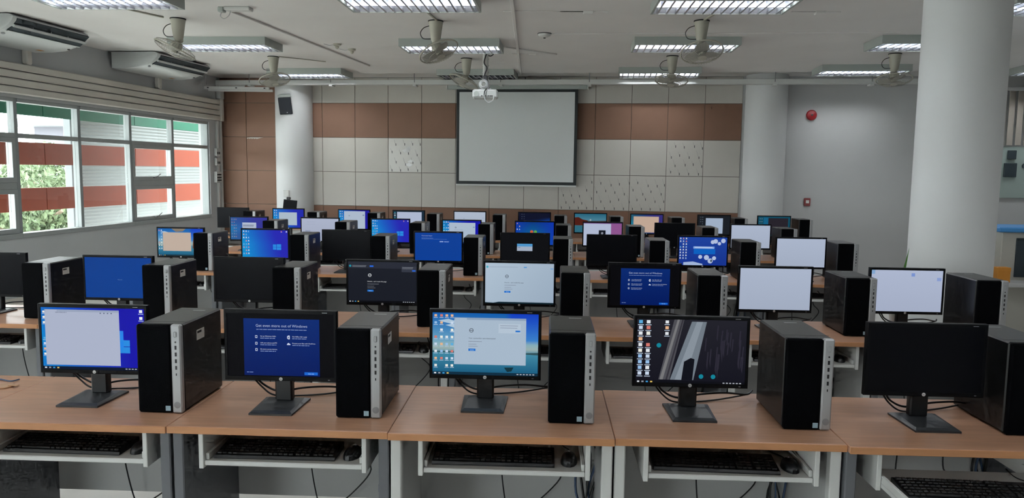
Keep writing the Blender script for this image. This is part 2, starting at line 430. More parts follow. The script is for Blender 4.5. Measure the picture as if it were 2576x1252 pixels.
# pale building further away
t = thing('far_building', 'pale building with flat grey roof far outside the windows', 'building', (-16.4, 32, -4.2), .12)
put('wall', MB().box(-5, 4.5, 0, 8, 0, 7.45).mesh('wall', 'house_pale', False), t)
put('roof', MB().cbox(-6.0, 5.5, -1.2, 9, 7.45, 7.7, .05).mesh('roof', 'roof_grey', False), t)
wm = MB().cbox(0, .9, -.06, .02, 0, 1.3, .02).mesh('window', 'steel_post', False)
for k in range(5):
    for l in range(2): put('window', wm, t, (-4.4 + 1.8 * k, 0, 1.6 + 2.3 * l))
def tree(loc, h, r, seed, label, n=5200):
    rnd = random.Random(seed); t = thing('tree', label, 'tree', loc)
    tr = MB().tube(smoothline([(0, 0, 0), (.1, .05, h * .4), (-.05, .1, h * .8)], 4), .14, 8)
    for k in range(6):
        a = k * 1.05 + rnd.random(); z = h * (.45 + .06 * k)
        tr.tube(smoothline([(0.05, .05, z), (r * .35 * math.cos(a), r * .35 * math.sin(a), z + r * .25), (r * .75 * math.cos(a), r * .75 * math.sin(a), z + r * .4)], 3), .045, 5)
    put('trunk', tr.mesh('trunk', 'bark'), t)
    blobs = [(rnd.uniform(-r, r) * .6, rnd.uniform(-r, r) * .6, h * .75 + rnd.uniform(-1.4, .9) * r * .6, r * rnd.uniform(.35, .6)) for _ in range(9)]
    for mtname in ('leaf_a', 'leaf_b'):
        m = MB()
        for _ in range(n):
            bx, by, bz, br = rnd.choice(blobs)
            d = Vector((rnd.gauss(0, 1), rnd.gauss(0, 1), rnd.gauss(0, 1))).normalized() * br * rnd.uniform(.5, 1.0)
            p = Vector((bx, by, bz)) + d; q = Euler((rnd.uniform(0, 6), rnd.uniform(0, 6), rnd.uniform(0, 6))).to_matrix(); s = rnd.uniform(.05, .11)
            m.add([p + q @ Vector(v) for v in ((-s, 0, 0), (0, -s * .5, .02), (s, 0, 0), (0, s * .5, .02))], [(0, 1, 2), (0, 2, 3)])
        o = put('foliage', m.mesh('foliage', mtname, False, False), t); o['kind'] = 'stuff'
tree((-13.0, 19.0, -4.2), 5.3, 2.0, 1, 'leafy green tree behind the lower left window panes')
tree((-15.6, 21.5, -4.2), 6.2, 2.0, 2, 'leafy tree at the far left edge outside the windows')
tree((-16.6, 26.2, -4.2), 5.8, 1.5, 3, 'small leafy tree in front of the pale building outside')

# ------------------------------------------------------------------ ceiling lights
LIT = True
def light_meshes():
    L, W, H = 1.235, 0.60, 0.095
    b = MB()
    b.box(0, L, 0, .022, -H, 0).box(0, L, W - .022, W, -H, 0).box(0, .022, .022, W - .022, -H, 0).box(L - .022, L, .022, W - .022, -H, 0)
    ref = MB().box(.022, L - .022, .022, W - .022, -.012, -.004)
    blade = MB().prism([(-.009, -H + .002), (.009, -H + .002), (.0015, -.035), (-.0015, -.035)], .024, W - .024, 'y')
    spine = MB().prism([(W / 2 - .012, -H + .002), (W / 2 + .012, -H + .002), (W / 2 + .004, -.03), (W / 2 - .004, -.03)], .022, L - .022, 'x')
    sidr = MB().prism([(.023, -.09), (.028, -.09), (.06, -.02), (.055, -.02)], .022, L - .022, 'x').prism([(W - .023, -.09), (W - .028, -.09), (W - .06, -.02), (W - .055, -.02)], .022, L - .022, 'x')
    return (L, W, H, b.mesh('housing', 'fixture_grey', False), ref.mesh('reflector', 'reflector_white', False), blade.mesh('louver_blade', 'louver_metal', False), spine.mesh('louver_spine', 'louver_metal', False), sidr.mesh('side_reflector', 'louver_metal', False))
LM = light_meshes()
TUBES = {k: MB().tube([(.03, 0, 0), (LM[0] - .03, 0, 0)], .013, 6, cap=False).mesh('fluorescent_tube', m) for k, m in ((True, 'tube_lit'), (False, 'tube_glass_off'))}
def ceiling_light(x, y, rz, label, lit=True, power=1.0):
    L, W, H, hb, rf, bl, sp, sr = LM
    t = thing('ceiling_light', label, 'ceiling light', (x, y, CEIL - .001), rz, 'louvred ceiling lights')
    put('housing', hb, t); put('reflector', rf, t); put('louver_spine', sp, t); put('side_reflector', sr, t)
    for k in range(14): put('louver_blade', bl, t, (.022 + (L - .044) * (k + .5) / 14, 0, 0))
    for yy in (.155, .445): put('fluorescent_tube', TUBES[bool(lit)], t, (0, yy, -.030))
R_ = math.radians
ceiling_light(-4.72, 6.80, R_(-1), 'lit louvred ceiling light cut by the top edge above the left air conditioner')
ceiling_light(-1.88, 6.88, R_(-1), 'lit louvred ceiling light cut by the top edge left of centre')
ceiling_light(0.96, 6.90, R_(-1), 'lit louvred ceiling light cut by the top edge right of centre')
ceiling_light(4.02, 6.92, R_(-1), 'lit louvred ceiling light at the top right corner beyond the large pillar')
ceiling_light(-4.68, 9.43, R_(-1.5), 'lit louvred ceiling light beside the second air conditioner')
ceiling_light(-1.815, 9.46, R_(-2), 'lit louvred ceiling light just in front of the projector')
ceiling_light(1.026, 9.25, R_(-2), 'lit louvred ceiling light behind the fan right of the smoke detector')
ceiling_light(3.80, 9.05, R_(-3), 'lit louvred ceiling light half hidden by the large pillar')
ceiling_light(-4.50, 12.32, R_(-4), 'lit louvred ceiling light near the front wall above the wall speaker')
ceiling_light(-1.75, 12.28, R_(-4), 'unlit louvred ceiling light above the projection screen', False)
ceiling_light(1.09, 11.90, R_(-5), 'lit louvred ceiling light above the right end of the panelling')
ceiling_light(3.98, 11.45, R_(-5), 'lit louvred ceiling light above the red alarm bell')
ceiling_light(6.75, 11.25, R_(-5), 'lit louvred ceiling light furthest right beyond the large pillar')
# added lights overhead and behind the camera, unseen, to brighten the room; same grid
for i, x in enumerate((-4.7, -1.9, 0.95, 3.9)):
    for j, y in enumerate((4.2, 1.6, -1.4)):
        ceiling_light(x, y, 0, 'added lit louvred ceiling light outside the frame, %s overhead row, %s from the left' % (('first', 'second', 'third')[j], ('first', 'second', 'third', 'fourth')[i]))

# ------------------------------------------------------------------ ceiling fans
def fan_meshes():
    cup = MB().lathe([(.084, 0), (.083, -.02), (.078, -.05), (.066, -.13), (.055, -.20), (.030, -.24)], 24, ex=.92)
    trim = MB().lathe([(.086, 0), (.088, -.006), (.084, -.012), (.080, -.012)], 24, ex=.94)
    yoke = MB().cbox(-.035, .035, -.03, .05, -.25, -.10, .012)
    motor = MB().lathe([(.02, .085), (.05, .08), (.062, .05), (.062, .01), (.04, -.005), (.02, -.005)], 20)
    hub = MB().lathe([(.035, .0), (.04, -.02), (.03, -.035), (.0, -.038)], 16)
    blade = MB(); n = 7; vs = []
    for i in range(n):
        r = .03 + .155 * i / (n - 1); wd = .035 + .055 * math.sin(PI * (.25 + .6 * i / (n - 1)))
        vs += [(r, -wd * .6, -.012), (r, wd, .014)]
    blade.add(vs + [(v[0], v[1], v[2] - .003) for v in vs], [(2 * i, 2 * i + 2, 2 * i + 3, 2 * i + 1) for i in range(n - 1)] + [(2 * n + 2 * i, 2 * n + 2 * i + 1, 2 * n + 2 * i + 3, 2 * n + 2 * i + 2) for i in range(n - 1)] + [(0, 1, 2 * n + 1, 2 * n), (2 * n - 2, 4 * n - 2, 4 * n - 1, 2 * n - 1)] + [(2 * i, 2 * n + 2 * i, 2 * n + 2 * i + 2, 2 * i + 2) for i in range(n - 1)] + [(2 * i + 1, 2 * i + 3, 2 * n + 2 * i + 3, 2 * n + 2 * i + 1) for i in range(n - 1)])
    R = .218
    ring = MB().tube([(R * math.cos(a), R * math.sin(a), 0) for a in [2 * PI * i / 40 for i in range(40)]], .008, 6, True)
    for rr, zz in ((.13, -.055), (.05, -.068), (.13, .058)):
        ring.tube([(rr * math.cos(a), rr * math.sin(a), zz) for a in [2 * PI * i / 28 for i in range(28)]], .0018, 4, True)
    wire = MB()
    for i in range(44):
        a = 2 * PI * i / 44; c, s = math.cos(a), math.sin(a)
        for (sg, hh) in ((-1, .07), (1, .075)):
            pts = [(r * c, r * s, sg * z) for (r, z) in ((R, 0), (R - .012, .026), (.16, .046), (.10, hh * .88), (.045, hh))]
            wire.tube(pts, .0013, 3, cap=False)
    badge = MB().lathe([(.045, -.066), (.045, -.072), (.0, -.074)], 20)
    lead = MB().tube(smoothline([(-.06, 0, -.05), (-.13, 0, -.075), (-.165, 0, -.13), (-.135, 0, -.185), (-.05, 0, -.19)], 6), .0045, 6)
    return dict(cup=cup.mesh('mount_cup', 'fan_cream'), trim=trim.mesh('mount_trim', 'port_dark'), yoke=yoke.mesh('yoke', 'fan_cream'), motor=motor.mesh('motor', 'fan_cream'), hub=hub.mesh('hub', 'fan_cream'), blade=blade.mesh('blade', 'fan_blade'), ring=ring.mesh('guard_ring', 'fan_cream'), wire=wire.mesh('guard_wires', 'wire_grey'), badge=badge.mesh('guard_badge', 'fan_cream'), lead=lead.mesh('power_lead', 'cable_black'))
FMesh = fan_meshes()
def fan(x, y, alpha, beta, label, spin=0.0):
    t = thing('ceiling_fan', label, 'fan', (x, y, CEIL - .001), 0, 'ceiling orbit fans')
    put('mount_cup', FMesh['cup'], t); put('mount_trim', FMesh['trim'], t); put('yoke', FMesh['yoke'], t, (.0, .0, 0)); put('power_lead', FMesh['lead'], t)
    rot = (R_(-beta), R_(alpha), 0)
    ax = Euler(rot).to_matrix() @ Vector((0, 0, -1))
    c = Vector((0, 0, -.245)) + ax * .09
    h = put('motor', FMesh['motor'], t, c, rot)
    put('hub', FMesh['hub'], h); put('guard_ring', FMesh['ring'], h); put('guard_wires', FMesh['wire'], h); put('guard_badge', FMesh['badge'], h)
    for k in range(3): put('blade', FMesh['blade'], h, (0, 0, -.015), (0, 0, spin + k * 2 * PI / 3))
fan(-3.99, 8.30, 24, 8, 'cream ceiling fan tilted left beside the nearer air conditioner', .4)
fan(-1.20, 8.36, -25, 14, 'cream ceiling fan tilted right below the top-centre light', .9)
fan(1.61, 8.28, -3, 24, 'cream ceiling fan facing the viewer right of the smoke detector', .2)
fan(-3.93, 11.05, -14, 14, 'cream ceiling fan in front of the brown panelled corner', .7)
fan(-1.15, 11.10, 24, 8, 'cream ceiling fan left of the projector pole', .1)
fan(1.71, 10.74, 5, 14, 'cream ceiling fan above the right end of the panelled wall', 1.1)
fan(4.54, 10.40, 3, 14, 'cream ceiling fan beside the large pillar above the alarm bell', .5)

# ------------------------------------------------------------------ ceiling air conditioners
def ac(s0, s1, label):
    t = thing('air_conditioner', label, 'air conditioner', LW((s0 + s1) / 2, 0.0, CEIL), -PH, 'ceiling air conditioners')
    Lh = (s1 - s0) / 2; x0 = .06
    prof = [(0, -.012), (.66, -.012), (.70, -.035), (.685, -.075), (.63, -.13), (.53, -.185), (.40, -.225), (.22, -.24), (0, -.24)]
    vs = []; n = len(prof); ks = []
    st = [(-1.0, .93, .0), (-.985, .985, .0), (-.96, 1, 0), (-.5, 1, 0), (0, 1, 0), (.5, 1, 0), (.93, 1, 0), (.965, .96, 0), (.985, .90, 0), (1.0, .80, 0)]
    for (q, sc2, _) in st:
        for (a, b) in prof: vs.append((x0 + a * sc2, q * Lh, (b * (.55 + .45 * sc2) if b < -.02 else b)))
    fs = []
    for i in range(len(st) - 1):
        for j in range(n):
            k = (j + 1) % n; fs.append((i * n + j, i * n + k, (i + 1) * n + k, (i + 1) * n + j))
    fs += [tuple(range(n)), tuple(range((len(st) - 1) * n, len(st) * n))]
    put('casing', MB().add(vs, fs).mesh('casing', 'ac_white'), t)
    # outlet slots lie on the slanted face between (.685,-.075) and (.53,-.185)
    def strip(name, f0, f1, mt, pr, a=-.90, b=.95):
        def P(f):
            if f < .5: q = f / .5; return (x0 + .695 + (.63 - .695) * q, -.05 + (-.13 + .05) * q)
            q = (f - .5) / .5; return (x0 + .63 + (.56 - .63) * q, -.13 + (-.170 + .13) * q)
        nx, nz = .80, -.60
        p0, p1 = P(f0), P(f1)
        pts = [(p0[0] - nx * .01, p0[1] - nz * .01), (p0[0] + nx * pr, p0[1] + nz * pr), (p1[0] + nx * pr, p1[1] + nz * pr), (p1[0] - nx * .01, p1[1] - nz * .01)]
        put(name, MB().prism(pts, a * Lh, b * Lh, 'y').mesh(name, mt, False), t)
    strip('air_outlet', .0, 1.0, 'ac_dark', .016)
    strip('outlet_vane', .36, .50, 'ac_white', .024); strip('outlet_lip', .94, 1.04, 'ac_white', .018)
    for k in range(3): put('vane_support', MB().cbox(x0 + .60, x0 + .66, -.004 + (k - 1) * Lh * .45, .004 + (k - 1) * Lh * .45, -.135, -.10, .001).mesh('vane_support', 'ac_white', False), t)
    put('badge', MB().lathe([(.028, 0), (.028, .004), (.0, .006)], 16, ex=.5).mesh('badge', 'silver_dark'), t, (x0 + .50, -Lh * .86, -.199), (R_(0), R_(148), 0))
    put('warning_sticker', MB().cbox(0, .05, 0, .09, -.242, -.2405, .0005).mesh('warning_sticker', 'orange_card', False), t, (x0 + .18, Lh * .55, 0))
    put('status_light', MB().cbox(0, .02, 0, .03, -.004, .002, .001).mesh('status_light', 'port_dark', False), t, (x0 + .45, Lh * .86, -.212), (0, R_(-20), 0))
ac(-4.75 - 1.33 + .42, -4.56 + .1, 'nearer white ceiling air conditioner at the upper left edge')
ac(-3.08, -1.68, 'farther white ceiling air conditioner above the windows')

# trunking on the left wall
for k in range(4):
    z = 2.50 + .093 * k
    o = put('pipe_trunking', MB().cbox(0.0, .075, -14, -.08, z, z + .083, .012).mesh('pipe_trunking', 'trunking'), None, LC, LROT)
    tag(o, ['lowest', 'second lowest', 'second highest', 'highest'][k] + ' of the four beige trunkings running above the windows', 'trunking')
o = put('trunking_end_cover', MB().cbox(0.0, .10, -.155, -.07, 2.49, 2.88, .006).mesh('trunking_end_cover', 'trunking', False), None, LC, LROT); tag(o, 'beige end cover closing the four trunkings at the corner', 'trunking')
for s, lb in ((-4.62, 'beige vertical trunking below the nearer air conditioner'), (-1.95, 'beige vertical trunking below the farther air conditioner')):
    t = thing('drop_trunking', lb, 'trunking', LC, -PH)
    put('duct', MB().cbox(0, .075, s - .045, s + .045, 2.87, 3.04, .012).mesh('duct', 'trunking'), t)
    put('pipe_sleeve', MB().cbox(.01, .06, s - .03, s + .03, 3.04, 3.06, .006).mesh('pipe_sleeve', 'ac_dark'), t)
# vertical trunks in the corner with switches
for k, (s, wd, mt, lb) in enumerate(((-.19, .055, 'board_white', 'white vertical trunk beside the window, left of two'), (-.09, .07, 'board_white', 'white vertical trunk in the wall corner, right of two'))):
    o = put('vertical_trunk', MB().cbox(0, .05, s - wd / 2, s + wd / 2, .1, 2.49, .006).mesh('vertical_trunk', mt, False), None, LC, LROT); tag(o, lb, 'trunking')
o = put('corner_trunk', MB().cbox(0, .09, -.17, -.03, 2.88, 3.12, .008).mesh('corner_trunk', 'board_white', False), None, LC, LROT); tag(o, 'wide white trunk rising to the ceiling in the corner', 'trunking')
for j, (z, lb) in enumerate(((1.94, 'upper white switch box beside the window'), (1.77, 'lower white switch box beside the window'))):
    t = thing('switch_box', lb, 'switch', LC, -PH)
    put('box', MB().cbox(.0, .055, -.285, -.155, z - .07, z + .07, .008).mesh('box', 'board_white', False), t)
    for q in (-.25, -.195): put('toggle', MB().cbox(.055, .066, q - .008, q + .008, z - .035, z + .005, .002).mesh('toggle', 'port_dark', False), t)
t = thing('breaker_panel', 'white breaker panel with two rows of dark switches below the switch boxes', 'breaker panel', LC, -PH)
put('box', MB().cbox(0, .06, -.31, -.14, 1.40, 1.60, .008).mesh('box', 'board_white', False), t)
for i in range(4):
    for j in range(3): put('breaker', MB().cbox(.06, .07, -.295 + i * .038, -.275 + i * .038, 1.43 + j * .05, 1.455 + j * .05, .002).mesh('breaker', 'port_dark', False), t)

# ------------------------------------------------------------------ cable tray, conduits and ceiling bits
def bar(name, a, b, wd, ht, mt, label, cat, drop=0.0):
    a = Vector(a); b = Vector(b); d = b - a; L = d.length
    o = put(name, MB().cbox(0, L, -wd / 2, wd / 2, -ht, 0, min(wd, ht) * .2).mesh(name, mt, False), None, a, (0, 0, math.atan2(d.y, d.x))); return tag(o, label, cat)
t = thing('cable_tray', 'long white cable tray hung below the ceiling in front of the panelled wall', 'cable tray', FW(0, .45, 0), -TH)
put('tray_beam', MB().cbox(-1.72, 11, -.06, .06, 3.085, 3.165, .004).mesh('tray_beam', 'board_white', False), t)
hm = MB().tube([(0, 0, 3.12), (0, 0, CEIL)], .006, 6).mesh('hanger_rod', 'silver_dark')
bm_ = MB().cbox(-.03, .03, -.075, .075, 3.06, 3.085, .003).mesh('tray_bracket', 'board_white', False)
for k in range(9): put('hanger_rod', hm, t, (-1.1 + 1.45 * k, -.07, 0)); put('tray_bracket', bm_, t, (-1.1 + 1.45 * k, 0, 0))
t = thing('slotted_rack', 'white slotted steel angle rack hung in the brown corner', 'rack', FW(-1.45, .55, 0), -TH + .12)
put('slotted_angle', MB().cbox(-.35, .75, -.20, -.15, 2.99, 3.03, .002).mesh('slotted_angle', 'board_white', False), t)
put('slotted_angle', MB().cbox(-.35, .75, -.02, .03, 2.97, 3.01, .002).mesh('slotted_angle', 'board_white', False), t)
for k in range(3): put('slot', MB().cbox(-.30 + k * .48, -.27 + k * .48, -.204, -.198, 3.002, 3.018, .001).mesh('slot', 'port_dark', False), t)
put('hanger_rod', MB().tube([(-.33, -.15, 3.06), (-.33, -.15, CEIL)], .005, 6).mesh('hanger_rod', 'silver_dark'), t)
bar('trunk_bend', FW(-1.80, .12, 3.13), FW(-1.25, .45, 3.10), .10, .07, 'board_white', 'white trunk turning from the corner towards the cable tray', 'trunking')
bar('ceiling_conduit', (-.31, 5.6, CEIL), (-.43, 12.85, CEIL), .035, .022, 'ceiling_paint', 'straight conduit running along the ceiling in the middle of the room', 'conduit')
bar('ceiling_conduit', (-3.25, 7.72, CEIL), (-2.74, 11.9, CEIL), .03, .022, 'ceiling_paint', 'conduit running from the white junction box towards the front wall', 'conduit')
bar('ceiling_conduit', (0.03, 9.08, CEIL), (3.9, 8.86, CEIL), .016, .012, 'ceiling_paint', 'thin conduit running right from the smoke detector', 'conduit')
bar('ceiling_conduit', (-.45, 7.83, CEIL), (0.42, 7.83, CEIL), .016, .012, 'ceiling_paint', 'thin conduit between the top-edge lights', 'conduit')
bar('ceiling_conduit', (-4.1, 8.2, CEIL), (-4.35, 7.6, CEIL), .022, .016, 'fan_cream', 'short cream conduit leading to the left fan', 'conduit')
bar('ceiling_conduit', (-1.18, 8.28, CEIL), (-1.24, 7.6, CEIL), .022, .016, 'fan_cream', 'short cream conduit leading to the middle fan', 'conduit')
bar('ceiling_conduit', (1.62, 8.2, CEIL), (1.7, 7.6, CEIL), .022, .016, 'fan_cream', 'short cream conduit leading to the right fan', 'conduit')
bar('ceiling_conduit', (-3.84, 11.0, CEIL), (-3.3, 11.5, CEIL), .016, .012, 'fan_cream', 'short conduit leading from the corner fan', 'conduit')
bar('ceiling_conduit', (-.55, 10.05, CEIL), (0.12, 10.62, CEIL), .05, .02, 'ceiling_paint', 'flat white strip beside the light before the projector', 'conduit')
t = thing('junction_box', 'white junction box with a looped wire near the top edge at left', 'junction box', (-3.12, 7.72, CEIL))
put('box', MB().cbox(-.10, .16, -.06, .06, -.035, 0, .008).mesh('box', 'board_white', False), t); put('side_box', MB().cbox(-.17, -.11, -.04, .04, -.05, 0, .008).mesh('side_box', 'fixture_grey', False), t)
put('wire_loop', MB().tube(smoothline([(-.14, 0, -.04), (-.155, 0, -.085), (-.12, 0, -.11), (-.07, 0, -.08), (-.05, 0, -.03)], 5), .004, 5).mesh('wire_loop', 'cable_white'), t)
for (x, y, lb) in ((-2.69, 9.90, 'small round ceiling sensor, nearer of two beside the long conduit'), (-2.60, 10.30, 'small round ceiling sensor, farther of two beside the long conduit')):
    t = thing('ceiling_sensor', lb, 'sensor', (x, y, CEIL)); put('base', MB().lathe([(.05, 0), (.05, -.02), (.03, -.03)], 16).mesh('base', 'fan_cream'), t)
    put('nozzle', MB().lathe([(.022, -.03), (.025, -.05), (.01, -.065)], 12).mesh('nozzle', 'fan_cream'), t); put('wire', MB().tube(smoothline([(-.04, 0, -.01), (-.1, 0, -.02), (-.16, -.04, -.008)], 4), .004, 5).mesh('wire', 'cable_white'), t)
t = thing('smoke_detector', 'round white smoke detector on the ceiling in the middle', 'smoke detector', (-.035, 9.08, CEIL))
put('dome', MB().lathe([(.075, 0), (.075, -.012), (.066, -.03), (.03, -.046), (.0, -.048)], 24).mesh('dome', 'board_white'), t); put('base_ring', MB().lathe([(.082, 0), (.082, -.007), (.074, -.007)], 24).mesh('base_ring', 'port_dark'), t)
put('lens', MB().lathe([(.014, -.045), (.012, -.058), (.0, -.060)], 12).mesh('lens', 'port_dark'), t)
for (x, y, lb) in ((0.40, 7.83, 'small white connector box on the ceiling left of the top right light'), (2.66, 7.80, 'small white connector box on the ceiling right of the top right light'), (-.20, 10.60, 'small white connector box on the ceiling beside the projector pole'), (1.85, 10.1, 'small white connector box near the fan at right')):
    t = thing('connector_box', lb, 'connector box', (x, y, CEIL)); put('box', MB().cbox(-.05, .05, -.03, .03, -.03, 0, .005).mesh('box', 'ceiling_paint', False), t)
    put('strip', MB().cbox(-.28, -.05, -.008, .008, -.012, 0, .002).mesh('strip', 'ceiling_paint', False), t); put('strip', MB().cbox(.05, .2, -.008, .008, -.012, 0, .002).mesh('strip', 'ceiling_paint', False), t)

# ------------------------------------------------------------------ projection screen and projector
t = thing('projection_screen', 'large white projection screen with black border hung on the panelled wall', 'projection screen', FP0, -TH)
put('housing', MB().cbox(2.29, 4.66, -.20, -.09, 3.045, 3.13, .012).mesh('housing', 'fixture_grey'), t)
put('end_cap', MB().cbox(2.275, 2.29, -.205, -.085, 3.04, 3.135, .004).mesh('end_cap', 'board_white', False), t); put('end_cap', MB().cbox(4.66, 4.675, -.205, -.085, 3.04, 3.135, .004).mesh('end_cap', 'board_white', False), t)
SB0, SB1, SZ0, SZ1 = 2.44, 4.505, 1.445, 3.045
f_ = MB().box(SB0 + .05, SB1 - .05, -.142, -.138, SZ0 + .05, SZ1 - .045); put('fabric', f_.mesh('fabric', 'screen_fabric', False), t)
bd = MB().box(SB0, SB0 + .05, -.143, -.137, SZ0, SZ1).box(SB1 - .05, SB1, -.143, -.137, SZ0, SZ1).box(SB0 + .05, SB1 - .05, -.143, -.137, SZ0, SZ0 + .05).box(SB0 + .05, SB1 - .05, -.143, -.137, SZ1 - .045, SZ1)
put('border', bd.mesh('border', 'screen_black', False), t)
put('bottom_bar', MB().cbox(SB0, SB1, -.155, -.125, SZ0 - .03, SZ0, .006).mesh('bottom_bar', 'board_white', False), t)
put('lettering_plate', MB().cbox(2.46, 2.52, -.203, -.20, 3.085, 3.10, .001).mesh('lettering_plate', 'silver_dark', False), t)
PX, PY = -.83, 10.52
t = thing('projector', 'white projector hanging from a ceiling pole with coiled cables', 'projector', (PX, PY, 0), R_(2))
put('pole', MB().tube([(0, 0, 2.78), (0, 0, 3.265)], .038, 14).mesh('pole', 'board_white'), t)
put('ceiling_plate', MB().cbox(-.06, .06, -.06, .06, 3.25, 3.265, .004).mesh('ceiling_plate', 'board_white', False), t)
put('mount_plate', MB().cbox(-.08, .08, -.06, .06, 2.765, 2.785, .004).mesh('mount_plate', 'silver', False), t)
body = put('body', MB().cbox(-.17, .17, -.12, .13, 2.645, 2.762, .02).mesh('body', 'ac_white'), t)
put('lens_cap', MB().lathe([(.035, 0), (.035, .012), (.0, .014)], 20).mesh('lens_cap', 'fixture_grey'), body, (-.115, -.12, 2.70), (R_(90), 0, 0))
for k, x in enumerate((-.05, 0.0, .035, .06, .085)): put('socket', MB().cbox(x, x + .018, -.124, -.119, 2.668, 2.680, .001).mesh('socket', 'port_dark', False), body)
for k in range(4): put('cable_tie', MB().lathe([(.047, 0), (.047, .008)], 12).mesh('cable_tie', 'board_white'), t, (0, 0, 2.90 + k * .09))
put('cable', MB().tube(smoothline([(.012, -.047, 3.24), (-.02, -.046, 3.12), (.02, -.046, 3.05), (-.01, -.047, 2.95), (.035, -.044, 2.86), (.05, -.05, 2.78), (.0, -.14, 2.74), (-.01, -.14, 2.66)], 6), .008, 6).mesh('cable', 'cable_black'), t)
put('cable', MB().tube(smoothline([(.0, -.035, 2.95), (.05, -.04, 2.88), (.05, -.05, 2.80), (.01, -.15, 2.72), (.0, -.15, 2.63), (.05, -.15, 2.585), (.11, -.15, 2.62), (.12, -.13, 2.68)], 6), .007, 6).mesh('cable', 'cable_white'), t)
for k in range(3):
    rr = .06 - .013 * k
    put('cable_coil', MB().tube([(-.02 + rr * math.cos(a), -.075 - .012 * k, 2.83 + rr * math.sin(a)) for a in [2 * PI * i / 28 for i in range(28)]], .008, 6, True).mesh('cable_coil', 'cable_white'), t)
put('cable', MB().tube(smoothline([(.0, 0, 3.24), (.06, .0, 3.215), (.10, 0, 3.235), (.11, 0, 3.262)], 6), .007, 6).mesh('cable', 'cable_black'), t)
put('adaptor', MB().cbox(-.03, .03, -.075, -.034, 2.86, 2.95, .008).mesh('adaptor', 'cable_black', False), t)

# speaker on the left pillar and other wall devices
sp = FW(-.50, .42, 0)
t = thing('wall_speaker', 'black-fronted speaker tilted on the white pillar at left', 'speaker', (sp.x, sp.y, 2.74), R_(6))
cab = put('cabinet', MB().prism([(-.115, 0), (.115, 0), (.10, .10), (.05, .16), (-.05, .16), (-.10, .10)], -.155, .15, 'z').mesh('cabinet', 'board_white', False), t, (0, 0, 0), (R_(12), R_(-4), 0))
put('grille', MB().cbox(-.108, .108, -.014, -.001, -.148, .142, .01).mesh('grille', 'speaker_cone', False), cab)
put('top_cover', MB().prism([(-.11, -.01), (.11, -.01), (.07, .10), (-.07, .10)], .15, .19, 'z').mesh('top_cover', 'fixture_grey', False), cab)
put('logo_plate', MB().lathe([(.010, 0), (.010, .003)], 12).mesh('logo_plate', 'silver'), cab, (.02, -.014, -.115), (R_(90), 0, 0))
put('bracket', MB().tube([(0, .10, 0), (0, .2, .06)], .025, 8).mesh('bracket', 'silver_dark'), t)
put('lead', MB().tube(smoothline([(.08, .06, .18), (.10, .12, .30), (.09, .12, .42)], 4), .005, 5).mesh('lead', 'cable_white'), t)
o = FW(-.52, .395, 1.235)
t = thing('socket_box', 'small white socket box with a cable on the pillar at left', 'socket', o, R_(2)); put('box', MB().cbox(-.05, .05, -.02, .03, -.055, .055, .006).mesh('box', 'board_white', False), t)
put('cable', MB().tube(smoothline([(.03, -.02, -.04), (.10, -.04, -.15), (.17, -.05, -.30), (.27, -.06, -.50)], 5), .008, 6).mesh('cable', 'cable_white'), t)
o = FW(8.29, .0, 2.64)
t = thing('alarm_bell', 'round red alarm bell high on the white wall', 'alarm bell', o, -TH)
put('dome', MB().lathe([(.085, .03), (.085, .045), (.07, .065), (.03, .078), (.0, .08)], 28).mesh('dome', 'red_paint'), t, (0, 0, 0), (R_(90), 0, 0)); put('base', MB().lathe([(.05, 0), (.05, .03)], 20).mesh('base', 'red_faded'), t, (0, 0, 0), (R_(90), 0, 0)); put('centre_bolt', MB().lathe([(.016, .078), (.016, .088), (0, .09)], 12).mesh('centre_bolt', 'port_dark'), t, (0, 0, 0), (R_(90), 0, 0))
o = FW(8.295, .0, 1.23)
t = thing('call_point', 'small red fire call box on the white wall below the bell', 'call point', o, -TH); put('box', MB().cbox(-.05, .05, -.045, 0, -.065, .065, .008).mesh('box', 'red_faded', False), t); put('glass', MB().cbox(-.025, .025, -.049, -.045, -.02, .03, .001).mesh('glass', 'label_white', False), t)
# small dark display with webcam at the teacher's place
t = thing('teacher_desk', 'plain teacher desk in front of the left pillar', 'desk', (-4.75, 11.9, 0), -TH)
put('top', MB().cbox(0, 1.3, 0, .6, .715, .74, .003).mesh('top', 'wood_top', False), t); put('panel', MB().box(.03, .05, .04, .56, 0, .715).mesh('panel', 'board_grey', False), t); put('panel', MB().box(1.25, 1.27, .04, .56, 0, .715).mesh('panel', 'board_grey', False), t); put('front_panel', MB().box(.05, 1.25, .03, .045, .2, .715).mesh('front_panel', 'board_grey', False), t)
t = thing('small_display', 'small dark display on a stand before the left pillar', 'display', (-4.10, 12.05, .742), R_(3))
pn = put('panel', MB().cbox(-.108, .108, -.008, .008, .15, .43, .004).mesh('panel', 'bezel_black', False), t, (0, 0, 0), (R_(-6), R_(5), 0)); put('screen', MB().cbox(-.100, .100, -.0095, -.008, .16, .42, .0005).mesh('screen', 'off_panel', False), pn)
put('stand', MB().cbox(-.025, .025, .0, .03, .008, .20, .005).mesh('stand', 'black_plastic', False), t); put('base', MB().cbox(-.09, .09, -.06, .09, 0, .01, .003).mesh('base', 'black_plastic', False), t)
t = thing('webcam', 'small black webcam clipped on the small dark display', 'webcam', (-4.10, 12.105, 1.168)); put('body', MB().cbox(-.03, .03, -.02, .03, .005, .045, .008).mesh('body', 'black_plastic', False), t); put('clip', MB().cbox(-.015, .015, -.02, .02, -.03, .008, .003).mesh('clip', 'black_plastic', False), t)

